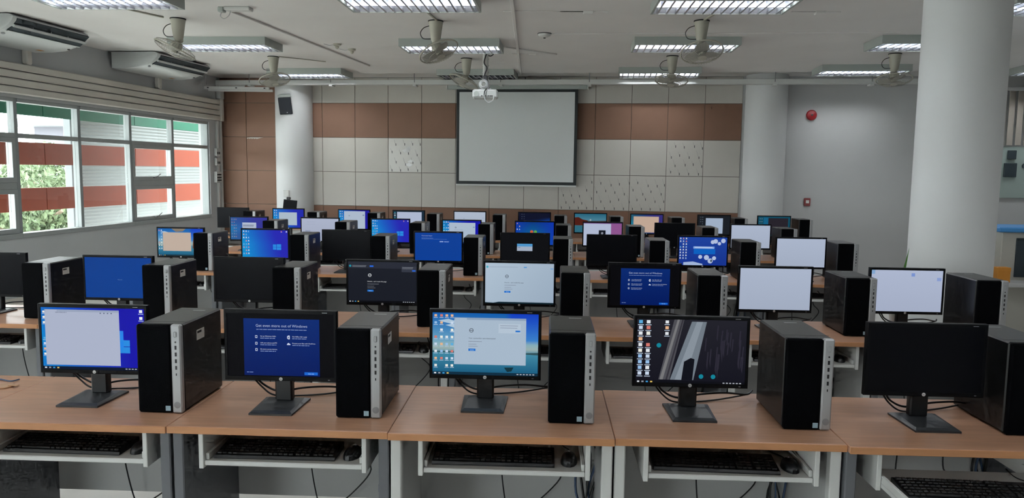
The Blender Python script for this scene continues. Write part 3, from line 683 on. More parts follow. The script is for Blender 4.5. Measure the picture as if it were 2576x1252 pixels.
# ------------------------------------------------------------------ screen pictures (what the displays show)
SW, SH = .420, .250
class Scr:
    def __init__(s): s.q = []
    def rect(s, u0, v0, u1, v1, c, l=1):
        s.q.append(([(u0, v1), (u1, v1), (u1, v0), (u0, v0)], [(0, 1, 2, 3)], l, [c] * 4)); return s
    def poly(s, pts, c, l=1): s.q.append((pts, [tuple(range(len(pts)))], l, [c] * len(pts))); return s
    def grad(s, fn, u0=0, v0=0, u1=1, v1=1, l=0, n=14, m=9):
        vs = []; fs = []; cs = []
        for j in range(m + 1):
            for i in range(n + 1):
                u, v = i / n, j / m; vs.append((u0 + (u1 - u0) * u, v0 + (v1 - v0) * v)); cs.append(fn(u, v))
        for j in range(m):
            for i in range(n): a = j * (n + 1) + i; fs.append((a, a + n + 1, a + n + 2, a + 1))
        s.q.append((vs, fs, l, cs)); return s
    def text(s, u, v, body, size, c, l=4, centre=False):
        vs, fs = text_mesh(body, 1.0); k = size * SH
        wd = max(p[0] for p in vs) * k / SW
        if centre: u -= wd / 2
        s.q.append(([(u + p[0] * k / SW, v - p[1] * k / SH) for p in vs], fs, l, [c] * len(vs))); return s
    def disc(s, u, v, r, c, l=3, r0=0.0, n=18):
        P = lambda rr, a: (u + rr * math.cos(a) * SH / SW, v + rr * math.sin(a))
        vs = []; fs = []
        if r0 <= 0: vs = [P(r, 2 * PI * i / n) for i in range(n)]; fs = [tuple(range(n))]
        else:
            for i in range(n): vs += [P(r0, 2 * PI * i / n), P(r, 2 * PI * i / n)]
            for i in range(n): j = (i + 1) % n; fs.append((2 * i, 2 * i + 1, 2 * j + 1, 2 * j))
        s.q.append((vs, fs, l, [c] * len(vs))); return s
    def lines(s, u0, u1, v0, n, dv, h, c, l=4, seed=0):
        r = random.Random(seed)
        for i in range(n): s.rect(u0, v0 + i * dv, u0 + (u1 - u0) * r.uniform(.6, 1), v0 + i * dv + h, c, l)
        return s
    def icons(s, us, v0, dv, n, sz=.035, seed=0, pal=None, l=2):
        r = random.Random(seed); pal = pal or [(225, 230, 235), (200, 215, 235), (90, 170, 220), (230, 180, 140), (235, 235, 225), (150, 190, 230), (210, 120, 110)]
        for u in us:
            for i in range(n):
                if r.random() < .12: continue
                v = v0 + dv * i; s.rect(u - sz * .38, v, u + sz * .38, v + sz * 1.15, r.choice(pal), l)
                s.rect(u - sz * .6, v + sz * 1.5, u + sz * .6, v + sz * 1.75, (190, 205, 225), l)
        return s
    def words(s, u, v, wd, size, c, l=4, seed=0):
        r = random.Random(seed * 7 + int(u * 991) + int(v * 577)); x = u
        while x < u + wd - .004:
            k = min(r.uniform(.3, .9) * size * 2.2, u + wd - x); s.rect(x, v - size * .55, x + k, v - size * .1, c, l); x += k + size * .22
        return s
    def bar(s, c=(18, 22, 34), v=.955):
        s.rect(0, v, 1, 1, c, 2)
        for i, cc in enumerate(((220, 225, 230), (150, 155, 165), (60, 150, 210), (225, 190, 100))): s.rect(.015 + i * .04, v + .012, .035 + i * .04, v + .034, cc, 3)
        for i in range(6): s.rect(.80 + i * .03, v + .014, .818 + i * .03, v + .03, (170, 175, 185), 3)
        return s
    def window(s, u0, v0, u1, v1, c=(176, 186, 204), l=3, title=(150, 162, 185)):
        s.rect(u0, v0, u1, v1, c, l); s.rect(u0, v0, u1, v0 + .035, title, l + .5); s.rect(u0 + .01, v0 + .006, u0 + .12, v0 + .034, c, l + .8); return s
    def mesh(s):
        V = []; Fc = []; C = []
        for (vs, fs, l, cs) in s.q:
            o = len(V); V += [(-SW / 2 + u * SW, -.00015 * l, SH / 2 - v * SH) for (u, v) in vs]
            lc = [(*lin(c), 1.0) for c in cs]
            for f in fs: Fc.append(tuple(i + o for i in f)); C += [lc[i] for i in f]
        me = bpy.data.meshes.new('screen'); me.from_pydata(V, [], Fc)
        at = me.color_attributes.new('Col', 'FLOAT_COLOR', 'CORNER')
        at.data.foreach_set('color', [x for c in C for x in c])
        me.materials.append(MAT['lit_screen']); me.update(); return me
def mixc(a, b, t): t = max(0, min(1, t)); return tuple(a[i] + (b[i] - a[i]) * t for i in range(3))
PAGE = (172, 183, 202); WHT = (225, 230, 238); BLU = (30, 110, 200)
def hero(S, L=(12, 140, 205), R=(38, 38, 176), logo=True, l=0):
    S.grad(lambda u, v: mixc(mixc(L, (20, 170, 225), max(0, 1 - abs(v - .5) * 3) * .35), R, (u * 1.25 - .12) + (.25 - v * .25)), l=l)
    if logo:
        for (a, b, c, d) in ((.67, .52, .745, .61), (.755, .51, .85, .61), (.67, .62, .745, .71), (.755, .62, .85, .72)): S.rect(a, b, c, d, (40, 136, 220), 1)
    return S
def page_err(S, u0, v0, u1, v1, dark=False, msg="Hmmm... can't reach this page", ic='ring'):
    w, h = u1 - u0, v1 - v0; ink = (215, 218, 222) if dark else (60, 66, 78); dim = (120, 124, 132) if dark else (128, 138, 156)
    S.disc(u0 + .24 * w, v0 + .27 * h, .045 * h, ink, 4, .034 * h)
    S.rect(u0 + .215 * w, v0 + .265 * h, u0 + .262 * w, v0 + .275 * h, ink, 4)
    S.text(u0 + .20 * w, v0 + .45 * h, msg, .042 * h, ink)
    S.lines(u0 + .20 * w, u0 + .40 * w, v0 + .50 * h, 1, .05, .012 * h, dim); S.lines(u0 + .20 * w, u0 + .36 * w, v0 + .56 * h, 2, .045 * h, .010 * h, dim, seed=3)
    S.rect(u0 + .20 * w, v0 + .66 * h, u0 + .30 * w, v0 + .71 * h, BLU, 4); S.words(u0 + .225 * w, v0 + .697 * h, .05 * w, .024 * h, (170, 195, 235), 5)
    return S
def setup_page(S):
    S.rect(0, 0, 1, 1, (9, 9, 12), 0); S.grad(lambda u, v: mixc((10, 42, 112), (4, 26, 92), v), .155, .085, .865, .985, 1, 6, 4)
    c = (205, 214, 232); d = (130, 150, 195)
    S.text(.51, .215, 'Get even more out of Windows', .062, (165, 180, 212), 4, True)
    S.words(.275, .262, .47, .022, d, 4)
    for (u, v, a, b) in ((.275, .37, 'Set up Windows Hello', .14), (.275, .475, 'Link your phone and PC', .15), (.275, .575, 'Do more across devices', .145), (.575, .37, 'Get Office 365 ready', .14), (.575, .475, 'Protect your files with OneDrive', .16)):
        S.text(u + .035, v, a, .027, c, 4); S.words(u + .035, v + .03, b, .022, d, 4)
        if u < .4: S.rect(u - .012, v - .02, u + .008, v + .022, c, 3); S.rect(u - .008, v - .012, u + .004, v + .012, (8, 36, 104), 4)
        elif v < .4: S.poly([(u - .012, v - .015), (u + .004, v - .03), (u + .012, v - .022), (u + .012, v + .03), (u + .004, v + .036), (u - .012, v + .022)], c, 3); S.rect(u - .004, v - .008, u + .004, v + .018, (8, 36, 104), 4)
        else: S.poly([(u - .016, v + .018), (u - .012, v), (u - .002, v - .016), (u + .008, v - .006), (u + .017, v + .006), (u + .018, v + .018)], c, 3)
    S.rect(.72, .918, .845, .965, (24, 100, 205), 3); S.words(.755, .952, .055, .022, (150, 185, 235), 5); S.words(.178, .942, .06, .022, d, 4)
    return S
def beach(S):
    def fn(u, v):
        if v < .45: return mixc((18, 92, 172), (110, 165, 195), v / .45 * (1 - u * .5)) if u < .7 else mixc((18, 60, 190), (60, 130, 200), v / .45)
        if v < .62: return mixc((120, 170, 190), (165, 175, 165), (v - .45) / .17)
        return mixc((70, 140, 165), (22, 88, 125), (v - .62) / .38)
    S.grad(fn, n=16, m=14)
    S.poly([(.0, .62), (.24, .625), (.24, .645), (0, .64)], (48, 88, 96), 1); S.poly([(.86, .63), (1, .62), (1, .66), (.86, .65)], (48, 80, 88), 1)
    for (a, b, c2) in ((.12, .2, .10), (.05, .13, .06), (.16, .30, .04)): S.poly([(a, b), (a + .1, b - .03), (a + .2, b + .02), (a + .12, b + .03 + c2 * .3)], (170, 195, 215), 1)
    return S
def D_1_1(S):
    hero(S, (20, 120, 200), (22, 20, 168)); S.rect(.735, .36, .79, .515, (40, 130, 230), 1); S.rect(.735, .53, .79, .69, (40, 130, 230), 1)
    S.icons((.025,), .06, .085, 9, .028, 3); S.window(.035, .035, .755, .93, (170, 178, 200), 3); S.words(.14, .087, .11, .02, (110, 118, 140), 5)
    for i in range(4): S.rect(.57 + i * .035, .075, .583 + i * .035, .093, (95, 105, 130), 5)
    S.icons((.965,), .02, .11, 2, .04, 5, [(235, 238, 242)]); return S.bar((10, 22, 44))
def D_1_3(S):
    beach(S); S.icons((.03, .085, .135, .185), .03, .115, 8, .032, 8); S.window(.205, .075, .885, .83, (166, 184, 202), 3, (140, 160, 184))
    page_err(S, .205, .075, .885, .83, False, 'Your connection was interrupted'); S.rect(.625, .165, .835, .315, (178, 194, 210), 5); S.rect(.785, .268, .83, .293, BLU, 6); S.lines(.64, .82, .19, 2, .035, .010, (140, 152, 172), 6)
    S.poly([(.68, .87), (.77, .865), (.75, .93), (.71, .94)], (20, 50, 60), 2); return S.bar((16, 46, 66))
def D_1_4(S):
    S.grad(lambda u, v: mixc((34, 34, 42), (20, 20, 30), v)); c = [(96, 98, 104), (70, 70, 78), (120, 124, 130)]
    S.poly([(.34, 0), (.43, 0), (.31, .95), (.21, .95)], (78, 78, 84), 1); S.poly([(.37, 0), (.39, 0), (.25, .95), (.22, .95)], (118, 118, 120), 2); S.poly([(.41, 0), (.425, 0), (.29, .95), (.275, .95)], (52, 50, 58), 2)
    S.grad(lambda u, v: mixc((122, 132, 142), (92, 104, 116), v), .0, .0, .001, .001)
    S.poly([(.50, .03), (.635, .03), (.53, .95), (.315, .95)], (112, 122, 132), 2); S.poly([(.545, .03), (.60, .03), (.45, .95), (.36, .95)], (134, 144, 154), 3)
    S.poly([(.44, .66), (.50, .60), (.535, .62), (.52, .95), (.42, .95)], (16, 18, 26), 4)
    rnd = random.Random(2)
    for i in range(26): u = rnd.uniform(.62, .97); v = rnd.uniform(0, .6); S.poly([(u, v), (u + .012, v), (u + .004, v + rnd.uniform(.15, .35)), (u - .006, v + .2)], (44, 42, 54), 1)
    S.icons((.035, .105), .02, .09, 10, .045, 9); S.icons((.275,), .02, .09, 3, .04, 4); 
    for (u, v) in ((.205, .41), (.60, .89), (.71, .89)): S.disc(u, v, .036, (20, 130, 150), 5)
    return S.bar((14, 15, 22), .965)
def D_2_1(S): S.rect(0, 0, 1, 1, (14, 62, 142), 0); S.text(.52, .555, 'Please wait', .026, (150, 178, 220), 4, True); return S
def D_2_3(S):
    S.rect(0, 0, 1, 1, (26, 29, 38), 0); S.rect(0, .0, 1, .16, (40, 43, 54), 1); page_err(S, .1, .08, 1.0, 1.0, True)
    S.disc(.03, .105, .028, (30, 140, 160), 3); S.rect(.315, .09, .37, .125, (40, 105, 225), 3); S.lines(.06, .28, .09, 2, .025, .012, (120, 124, 134), 3); S.rect(.78, .10, 1.0, .24, (52, 56, 68), 2); S.rect(.935, .19, .985, .22, (40, 105, 225), 3); S.lines(.79, .96, .12, 2, .03, .010, (130, 134, 142), 3)
    return S.bar((12, 13, 18))
def D_2_4(S):
    S.grad(lambda u, v: mixc((176, 194, 210), (146, 164, 184), u * .5 + v * .3), n=6, m=4); page_err(S, .1, .08, 1.0, 1.0); S.disc(.03, .10, .028, (70, 170, 190), 3); S.lines(.06, .5, .095, 1, .03, .010, (140, 155, 175), 3); S.rect(.56, .085, .605, .115, (90, 150, 205), 3); S.rect(.95, .115, .99, .14, (100, 155, 210), 3)
    S.poly([(0, 1), (0, .975), (.12, .985), (.2, .96), (1, .965), (1, 1)], (20, 40, 50), 3); return S
def D_white(S, c=(170, 181, 202), box=None):
    S.grad(lambda u, v: mixc(c, tuple(x * .95 for x in c), v), n=4, m=3); return S
def D_2_7(S): D_white(S, (172, 182, 206)); S.rect(0, 0, .05, .10, (130, 165, 205), 2); S.rect(.56, .07, .61, .15, (120, 145, 205), 3); S.rect(.92, .17, .98, .25, (135, 155, 205), 3); return S
def D_3_1(S):
    beach(S); S.icons((.03, .08), .05, .11, 7, .03, 2); S.window(.11, .14, .73, .82, (190, 172, 158), 3, (180, 170, 160)); S.poly([(.78, .35), (.83, .45), (.86, .7), (.76, .72)], (120, 62, 30), 2); S.poly([(.3, 0), (.62, 0), (.55, .1), (.4, .12)], (130, 120, 105), 1); return S.bar((22, 50, 62))
def D_3_2(S): hero(S); return S.icons((.035, .09, .14), .03, .115, 8, .03, 4).icons((.86, .97), .03, .11, 2, .03, 6)
def D_3_4(S):
    S.rect(0, 0, 1, 1, (12, 62, 150), 0); S.text(.14, .125, 'Automatic Repair', .055, (150, 165, 215), 4); S.words(.14, .20, .25, .026, (110, 140, 200), 4); S.lines(.14, .72, .225, 1, .03, .008, (90, 125, 195), 3)
    S.rect(.53, .295, .605, .335, (150, 175, 225), 3); S.rect(.62, .295, .73, .335, (80, 115, 190), 3); S.words(.54, .328, .05, .022, (60, 100, 180), 5); S.words(.63, .328, .09, .022, (170, 190, 230), 5); return S
def D_3_5(S): S.rect(0, 0, 1, 1, (14, 15, 18), 0); S.rect(.33, .34, .66, .60, (78, 148, 200), 2); S.rect(.33, .44, .66, .60, (160, 172, 190), 3); S.rect(.35, .46, .40, .49, (120, 140, 170), 4); return S
def D_3_7(S):
    S.grad(lambda u, v: mixc((30, 66, 156), (22, 50, 140), v)); S.icons((.03, .09, .15), .03, .10, 8, .03, 7); S.rect(.30, .33, .74, .41, (130, 165, 225), 2); S.rect(.31, .42, .76, .60, (14, 96, 190), 2); S.rect(.33, .345, .70, .375, (190, 205, 232), 4)
    for (u, v, r) in ((.70, .17, .07), (.76, .14, .08), (.84, .22, .06), (.92, .12, .08), (.45, .70, .07), (.58, .72, .09), (.66, .84, .09), (.74, .74, .07)): S.disc(u, v, r, (176, 190, 220), 3)
    S.poly([(.1, .9), (.3, .87), (.5, .95), (.5, 1), (.1, 1)], (160, 180, 215), 2); S.poly([(.66, .80), (.70, .79), (.69, .88), (.67, .88)], (40, 60, 70), 4); return S
def D_4_1(S):
    hero(S, (40, 92, 148), (52, 52, 148), False); S.icons((.04, .1, .15), .06, .13, 7, .028, 3, [(110, 135, 165), (90, 120, 160), (150, 90, 100)]); S.window(.32, .23, .70, .62, (175, 186, 206), 3, (180, 190, 210)); S.lines(.34, .66, .33, 2, .05, .018, (60, 72, 100), 5); return S
def D_4_2(S): D_white(S, (170, 178, 200)); S.lines(.14, .4, .15, 2, .1, .012, (150, 160, 185), 3); S.rect(.10, .55, .23, .575, (100, 112, 140), 3); return S
def D_4_4(S): hero(S, (20, 140, 190), (20, 20, 165), False); S.icons((.03, .09, .14), .04, .13, 6, .03, 5); S.window(.165, .085, .865, .95, (168, 184, 202), 3, (172, 186, 204)); S.disc(.34, .30, .035, (80, 90, 110), 5, .02); S.lines(.30, .55, .40, 2, .09, .016, (140, 152, 175), 5); S.rect(.80, .26, .85, .30, (110, 140, 180), 5); return S
def D_4_5(S):
    S.grad(lambda u, v: mixc(mixc((8, 56, 130), (14, 120, 150), v * 1.3), (16, 50, 175), abs(u - .45) * 1.6)); S.icons((.04, .10), .04, .13, 3, .03, 6)
    for (x, y, c) in ((.42, .43, (200, 90, 50)), (.52, .43, (95, 160, 70)), (.42, .55, (60, 120, 200)), (.52, .55, (215, 185, 70))): S.disc(x, y, .07, c, 2)
    return S
def D_4_6(S): S.rect(0, 0, 1, 1, (140, 84, 140), 0); S.rect(.0, .03, .72, 1, (174, 184, 208), 2); S.rect(.0, .0, 1, .03, (110, 70, 130), 3); S.rect(.40, .32, .58, .58, (22, 26, 36), 4); S.disc(.49, .45, .045, (170, 175, 190), 5, .02); return S
def D_5_2(S): hero(S, (20, 130, 200), (30, 40, 170), False); S.icons((.05, .11), .05, .13, 6, .03, 3); S.window(.19, .17, .78, .87, (168, 184, 198), 3, (172, 186, 200)); return S
def D_5_3(S): hero(S, (20, 130, 195), (26, 24, 150), False); S.icons((.05, .11), .05, .13, 6, .03, 3); S.window(.17, .05, .86, 1.0, (170, 184, 202), 3, (172, 186, 204)); S.disc(.34, .30, .03, (80, 90, 110), 5, .018); S.rect(.78, .24, .83, .29, (90, 110, 150), 5); return S
def D_5_4(S): S.rect(0, 0, 1, 1, (22, 42, 58), 0); S.icons((.05,), .06, .14, 6, .05, 4, [(60, 140, 160), (170, 185, 195)]); S.rect(.12, .05, .92, 1, (172, 182, 206), 2); return S
def D_5_5(S): D_white(S, (172, 184, 202)); S.disc(.31, .35, .03, (110, 122, 145), 4, .018); S.rect(.9, .3, .95, .33, (150, 162, 185), 3); return S
def D_5_6(S): S.grad(lambda u, v: mixc((14, 18, 40), (14, 70, 170), max(0, 1 - abs(v - .5 + (u - .6) * .2) * 6) * u)); S.icons((.1, .17), .05, .12, 6, .02, 4, [(60, 70, 95)]); return S
def D_5_7(S):
    S.grad(lambda u, v: mixc((38, 98, 122), (90, 140, 158), v * 2) if v < .38 else mixc((70, 70, 72), (54, 106, 122), (v - .4) * 3)); S.poly([(0, .2), (.12, .18), (.24, .30), (.42, .36), (.42, .62), (0, .62)], (78, 30, 22), 2); S.poly([(.0, .66), (1, .66), (1, 1), (0, 1)], (46, 102, 120), 2); S.disc(.50, .33, .05, (150, 165, 170), 3); S.poly([(.4, .40), (1, .36), (1, .5), (.4, .5)], (60, 58, 62), 2); return S
def D_5_8(S): hero(S, (36, 100, 112), (52, 46, 120), False); S.rect(.08, .10, .88, .95, (192, 166, 148), 3); return S
def D_5_9(S): S.rect(0, 0, 1, 1, (26, 30, 36), 0); S.icons((.08, .14), .05, .12, 6, .025, 4, [(60, 66, 76)]); S.rect(.24, .13, .78, .95, (158, 174, 196), 2); return S
def D_5_10(S): S.rect(0, 0, 1, 1, (18, 72, 92), 0); S.rect(.20, .08, .94, .98, (38, 34, 42), 2); S.rect(.17, .05, .32, .95, (20, 92, 128), 3); S.icons((.06, .12), .08, .15, 5, .03, 4, [(60, 110, 130)]); return S

# ------------------------------------------------------------------ workstation meshes
def desk_meshes(wd):
    d = {}
    d['tabletop'] = MB().cbox(.001, wd - .001, .003, .60, .725, .75, .002).mesh('tabletop', 'wood_top', False)
    d['edge_band'] = MB().cbox(.001, wd - .001, -.002, .0029, .7245, .7495, .0015).mesh('edge_band', 'wood_edge', False)
    for k, mt in (('g', 'leg_grey'), ('w', 'board_white')):
        d['side_panel' + k] = MB().cbox(0, .018, .075, .55, .03, .725, .001).mesh('side_panel', 'leg_grey' if k == 'g' else 'board_grey', False)
        d['leg_post' + k] = MB().cbox(-.006, .032, .035, .075, 0, .725, .004).mesh('leg_post', mt, False)
    d['foot_rail'] = MB().cbox(-.006, .03, .06, .57, 0, .03, .004).mesh('foot_rail', 'leg_grey', False)
    d['modesty_panel'] = MB().cbox(.012, wd - .012, .551, .567, .26, .725, .001).mesh('modesty_panel', 'board_grey', False)
    d['keyboard_tray'] = MB().cbox(.122, .70, .03, .36, .597, .615, .003).mesh('keyboard_tray', 'board_white', False)
    d['tray_side'] = MB().cbox(0, .017, .022, .40, .588, .725, .002).mesh('tray_side', 'board_white', False)
    d['tray_runner'] = MB().cbox(0, .012, .04, .38, .615, .64, .002).mesh('tray_runner', 'board_white', False)
    return d
_desks = {}
def make_desk(x, y, wd, label, white=False, group=None, rz=0.0, pull=0.0):
    wd = round(wd, 3)
    if wd not in _desks: _desks[wd] = desk_meshes(wd)
    d = _desks[wd]; t = thing('computer_desk', label, 'desk', (x, y, 0), rz, group)
    tt = put('tabletop', d['tabletop'], t); put('edge_band', d['edge_band'], tt)
    k = 'w' if white else 'g'
    for sx in (.014, wd - .032):
        sp_ = put('side_panel', d['side_panel' + k], t, (sx, 0, 0)); put('leg_post', d['leg_post' + k], t, (sx - .004, 0, 0)); put('foot_rail', d['foot_rail'], t, (sx - .004, 0, 0))
    put('modesty_panel', d['modesty_panel'], t)
    tr = put('keyboard_tray', d['keyboard_tray'], t, (0, -pull, 0))
    for sx in (.105, .700): put('tray_side', d['tray_side'], t, (sx, 0, 0))
    put('tray_runner', d['tray_runner'], tr, (.123, 0, 0)); put('tray_runner', d['tray_runner'], tr, (.687, 0, 0))
    return t
MW, MH = .444, .280
mm = {}
_f = MB()   # bezel ring, slightly bevelled
def ring_frame(mb, x0, x1, z0, z1, bl, br_, bb, bt, y0, y1):
    ox = [(x0, z0), (x1, z0), (x1, z1), (x0, z1)]; ix_ = [(x0 + bl, z0 + bb), (x1 - br_, z0 + bb), (x1 - br_, z1 - bt), (x0 + bl, z1 - bt)]
    c = .003; oc = [(x0 + c, z0 + c), (x1 - c, z0 + c), (x1 - c, z1 - c), (x0 + c, z1 - c)]
    vs = [(a, y1, b) for a, b in ox] + [(a, y0 + c, b) for a, b in ox] + [(a, y0, b) for a, b in oc] + [(a, y0, b) for a, b in ix_] + [(a, y0 + .004, b) for a, b in ix_]
    fs = []
    for L in range(4):
        for i in range(4): j = (i + 1) % 4; fs.append((L * 4 + i, L * 4 + j, L * 4 + 4 + j, L * 4 + 4 + i))
    mb.add(vs, fs)
ring_frame(_f, -MW / 2, MW / 2, 0, MH, .012, .012, .0165, .0135, 0, .022); mm['bezel'] = _f.mesh('bezel', 'bezel_black', False)
mm['housing'] = MB().prism([(-.20, .045), (.20, .045), (.221, .022), (-.221, .022)], .004, MH - .004, 'z').mesh('housing', 'bezel_black', False)
mm['off'] = MB().box(-SW / 2, SW / 2, 0, .002, -SH / 2, SH / 2).mesh('screen', 'off_panel', False)
mm['logo'] = MB().lathe([(.0068, 0), (.0068, .0012), (.0, .0014)], 18).mesh('logo', 'logo_white')
lt_v, lt_f = text_mesh('hp', .0085)
mm['logo_letters'] = MB().add([(p[0] - .0042, p[1] - .0028, 0) for p in lt_v], lt_f).mesh('logo_letters', 'bezel_black', False, False)
mm['model'] = MB().cbox(-.010, .010, -.0004, 0, -.001, .001, .0001).mesh('model_mark', 'silver', False)
mm['button'] = MB().cbox(-.004, .004, -.0010, 0, -.0015, .0015, .0003).mesh('button', 'silver_dark', False)
mm['neck'] = MB().cbox(-.034, .034, .026, .062, .010, .125, .006).mesh('neck', 'black_plastic', False)
b0 = [(-.082, -.125), (.082, -.125), (.090, .085), (-.090, .085)]; b1 = [(-.070, -.105), (.070, -.105), (.070, .07), (-.070, .07)]
mm['base'] = MB().add([(a, b, 0) for a, b in b0] + [(a, b, .007) for a, b in b0] + [(a, b, .013) for a, b in b1], [(0, 3, 2, 1), (0, 1, 5, 4), (1, 2, 6, 5), (2, 3, 7, 6), (3, 0, 4, 7), (4, 5, 9, 8), (5, 6, 10, 9), (6, 7, 11, 10), (7, 4, 8, 11), (8, 9, 10, 11)]).mesh('base', 'stand_grey', False)
mm['cable1'] = MB().tube(smoothline([(-.12, .05, .10), (-.09, .07, .06), (-.03, .075, .035), (.06, .08, .05), (.16, .10, .052), (.26, .16, .03), (.30, .22, .03)], 6), .0042, 6).mesh('cable', 'cable_black')
mm['cable2'] = MB().tube(smoothline([(-.14, .05, .11), (-.10, .065, .055), (-.05, .07, .02), (.04, .12, .006), (.15, .16, .006), (.28, .20, .02)], 6), .0035, 6).mesh('cable', 'cable_black')
def make_monitor(x, y, z, design, label, rz=0.0, near=True, tilt=0.0, dz=0.0):
    t = thing('monitor', label, 'monitor', (x, y, z), rz)
    Z0 = .098 + dz
    put('base', mm['base'], t); put('neck', mm['neck'], t)
    h = put('housing', mm['housing'], t, (0, 0, Z0)); bz = put('bezel', mm['bezel'], t, (0, 0, Z0))
    zc = Z0 + .0165 + SH / 2
    if design is None: put('screen', mm['off'], t, (0, .0022, zc))
    else:
        s = put('screen', design(Scr()).mesh(), t, (0, .0036, zc))
        put('panel', mm['off'], t, (0, .0045, zc))
    lg = put('logo', mm['logo'], bz, (0, -.0002, .0085), (R_(90), 0, 0))
    if near:
        put('logo_letters', mm['logo_letters'], bz, (0, -.0018, .0085), (R_(90), 0, 0))
        put('model_mark', mm['model'], bz, (.175, -.0001, MH - .0075))
        put('button', mm['button'], bz, (.19, -.0001, .008))
        put('cable', mm['cable1'], t); put('cable', mm['cable2'], t)
    return t
TWD, THH, TDD = .170, .338, .36
tm = {}
tm['case'] = MB().cbox(-.085, .085, .022, TDD, .004, THH, .006).mesh('case', 'case_black', False)
tm['front_panel'] = MB().cbox(-.085, .046, 0, .022, .002, THH, .006).mesh('front_panel', 'mesh_black', False)
tm['strip'] = MB().cbox(.0465, .085, -.0015, .024, .002, THH + .001, .005).mesh('silver_strip', 'silver', False)
tm['top_seam'] = MB().cbox(-.084, .084, .060, .0625, THH, THH + .0006, .0002).mesh('top_seam', 'port_dark', False)
tm['power'] = MB().cbox(-.0055, .0055, -.003, 0, -.011, .011, .0025).mesh('power_button', 'silver', False)
tm['jack'] = MB().lathe([(.0032, 0), (.0032, .001)], 12).mesh('audio_jack', 'port_dark')
tm['usb'] = MB().cbox(-.0036, .0036, -.0008, 0, -.0072, .0072, .0003).mesh('usb_port', 'port_dark', False)
tm['usbc'] = MB().cbox(-.002, .002, -.0008, 0, -.0045, .0045, .0003).mesh('usb_port', 'port_dark', False)
tm['badge'] = MB().cbox(-.0095, .0095, -.0008, 0, -.0095, .0095, .0003).mesh('badge', 'label_blue', False)
tm['disc'] = MB().lathe([(.0125, 0), (.0125, .0008), (.011, .001), (.0, .001)], 20).mesh('disc_logo', 'silver_dark')
tm['foot'] = MB().lathe([(.012, 0), (.012, .006)], 12).mesh('foot', 'port_dark')
tm['sticker'] = MB().cbox(0, .0008, -.033, .033, -.020, .020, .0002).mesh('asset_sticker', 'label_white', False)
tm['print'] = MB().cbox(0, .0004, -.028, .008, .006, .015, .0001).mesh('sticker_print', 'port_dark', False)
tm['toplabel'] = MB().cbox(-.025, .025, -.006, .006, 0, .0006, .0002).mesh('top_label', 'silver', False)
def make_tower(x, y, z, label, rz=0.0, near=2):
    t = thing('computer_tower', label, 'computer', (x, y, z), rz)
    put('case', tm['case'], t); put('front_panel', tm['front_panel'], t); s = put('silver_strip', tm['strip'], t)
    if near >= 1:
        put('power_button', tm['power'], s, (.066, -.0015, .303)); put('audio_jack', tm['jack'], s, (.066, -.0013, .274), (R_(90), 0, 0))
        for k in range(4): put('usb_port', tm['usb'], s, (.066, -.0013, .253 - .0255 * k))
        put('usb_port', tm['usbc'], s, (.066, -.0013, .151))
    if near >= 2:
        put('disc_logo', tm['disc'], s, (.066, -.0013, .034), (R_(90), 0, 0)); put('top_seam', tm['top_seam'], t); put('top_label', tm['toplabel'], t, (.02, .30, THH))
        for a in (-.06, .06):
            for b in (.04, .32): put('foot', tm['foot'], t, (a, b, 0))
    put('badge', tm['badge'], t, (.030, 0, .020))
    st = put('asset_sticker', tm['sticker'], t, (.085, .165, .272)); put('sticker_print', tm['print'], st, (.0008, 0, 0))
    return t
km = {}
km['body'] = MB().prism([(0, .004), (.005, .012), (.135, .026), (.14, .022), (.14, 0), (0, 0)], -.222, .222, 'x').mesh('body', 'black_plastic', False)
def keys(x0, x1, nx, rows, y0=.012):
    m = MB(); dx = (x1 - x0) / nx
    for r in range(rows):
        for c in range(nx):
            if r == 0 and 3 <= c <= 8 and nx > 10:
                if c == 3: a, b = x0 + 3 * dx, x0 + 9 * dx
                else: continue
            else: a, b = x0 + c * dx, x0 + (c + 1) * dx
            ya = y0 + r * .0195; za = .0125 + (ya - .005) * .108
            m.cbox(a + .001, b - .001, ya, ya + .0175, za, za + .0075, .0018)
    return m
km['main'] = keys(-.216, .066, 15, 6).mesh('main_keys', 'case_black', False)
km['nav'] = keys(.074, .128, 3, 6).mesh('arrow_keys', 'case_black', False)
km['num'] = keys(.138, .214, 4, 5).mesh('number_keys', 'case_black', False)
def make_keyboard(x, y, z, label, rz=0.0, near=True):
    t = thing('keyboard', label, 'keyboard', (x, y, z), rz); put('body', km['body'], t)
    for n, k in (('main_keys', 'main'), ('arrow_keys', 'nav'), ('number_keys', 'num')): o = put(n, km[k], t); o['kind'] = 'stuff'
    return t
_b = MB(); vs = []; n = 14
for j in range(7):
    q = j / 6 * PI / 2
    for i in range(n): a = 2 * PI * i / n; vs.append((.031 * math.cos(a) * math.cos(q) ** .6 if j < 6 else 0.0, .054 * math.sin(a) * math.cos(q) ** .6 if j < 6 else 0.0, .034 * math.sin(q)))
_b.add(vs, [(j * n + i, j * n + (i + 1) % n, (j + 1) * n + (i + 1) % n, (j + 1) * n + i) for j in range(6) for i in range(n)] + [tuple(range(n))])
km['mouse'] = _b.mesh('shell', 'black_plastic')
km['wheel'] = MB().lathe([(.006, -.004), (.0075, 0), (.006, .004)], 12).mesh('wheel', 'silver_dark')
km['mcord'] = MB().tube(smoothline([(0, .05, .012), (.0, .10, .008), (-.03, .16, .006), (-.02, .24, .006)], 5), .002, 5).mesh('cord', 'cable_black')
def make_mouse(x, y, z, label, rz=0.0):
    t = thing('mouse', label, 'mouse', (x, y, z), rz); put('shell', km['mouse'], t); put('wheel', km['wheel'], t, (0, .025, .030), (0, R_(90), 0)); put('cord', km['mcord'], t); return t
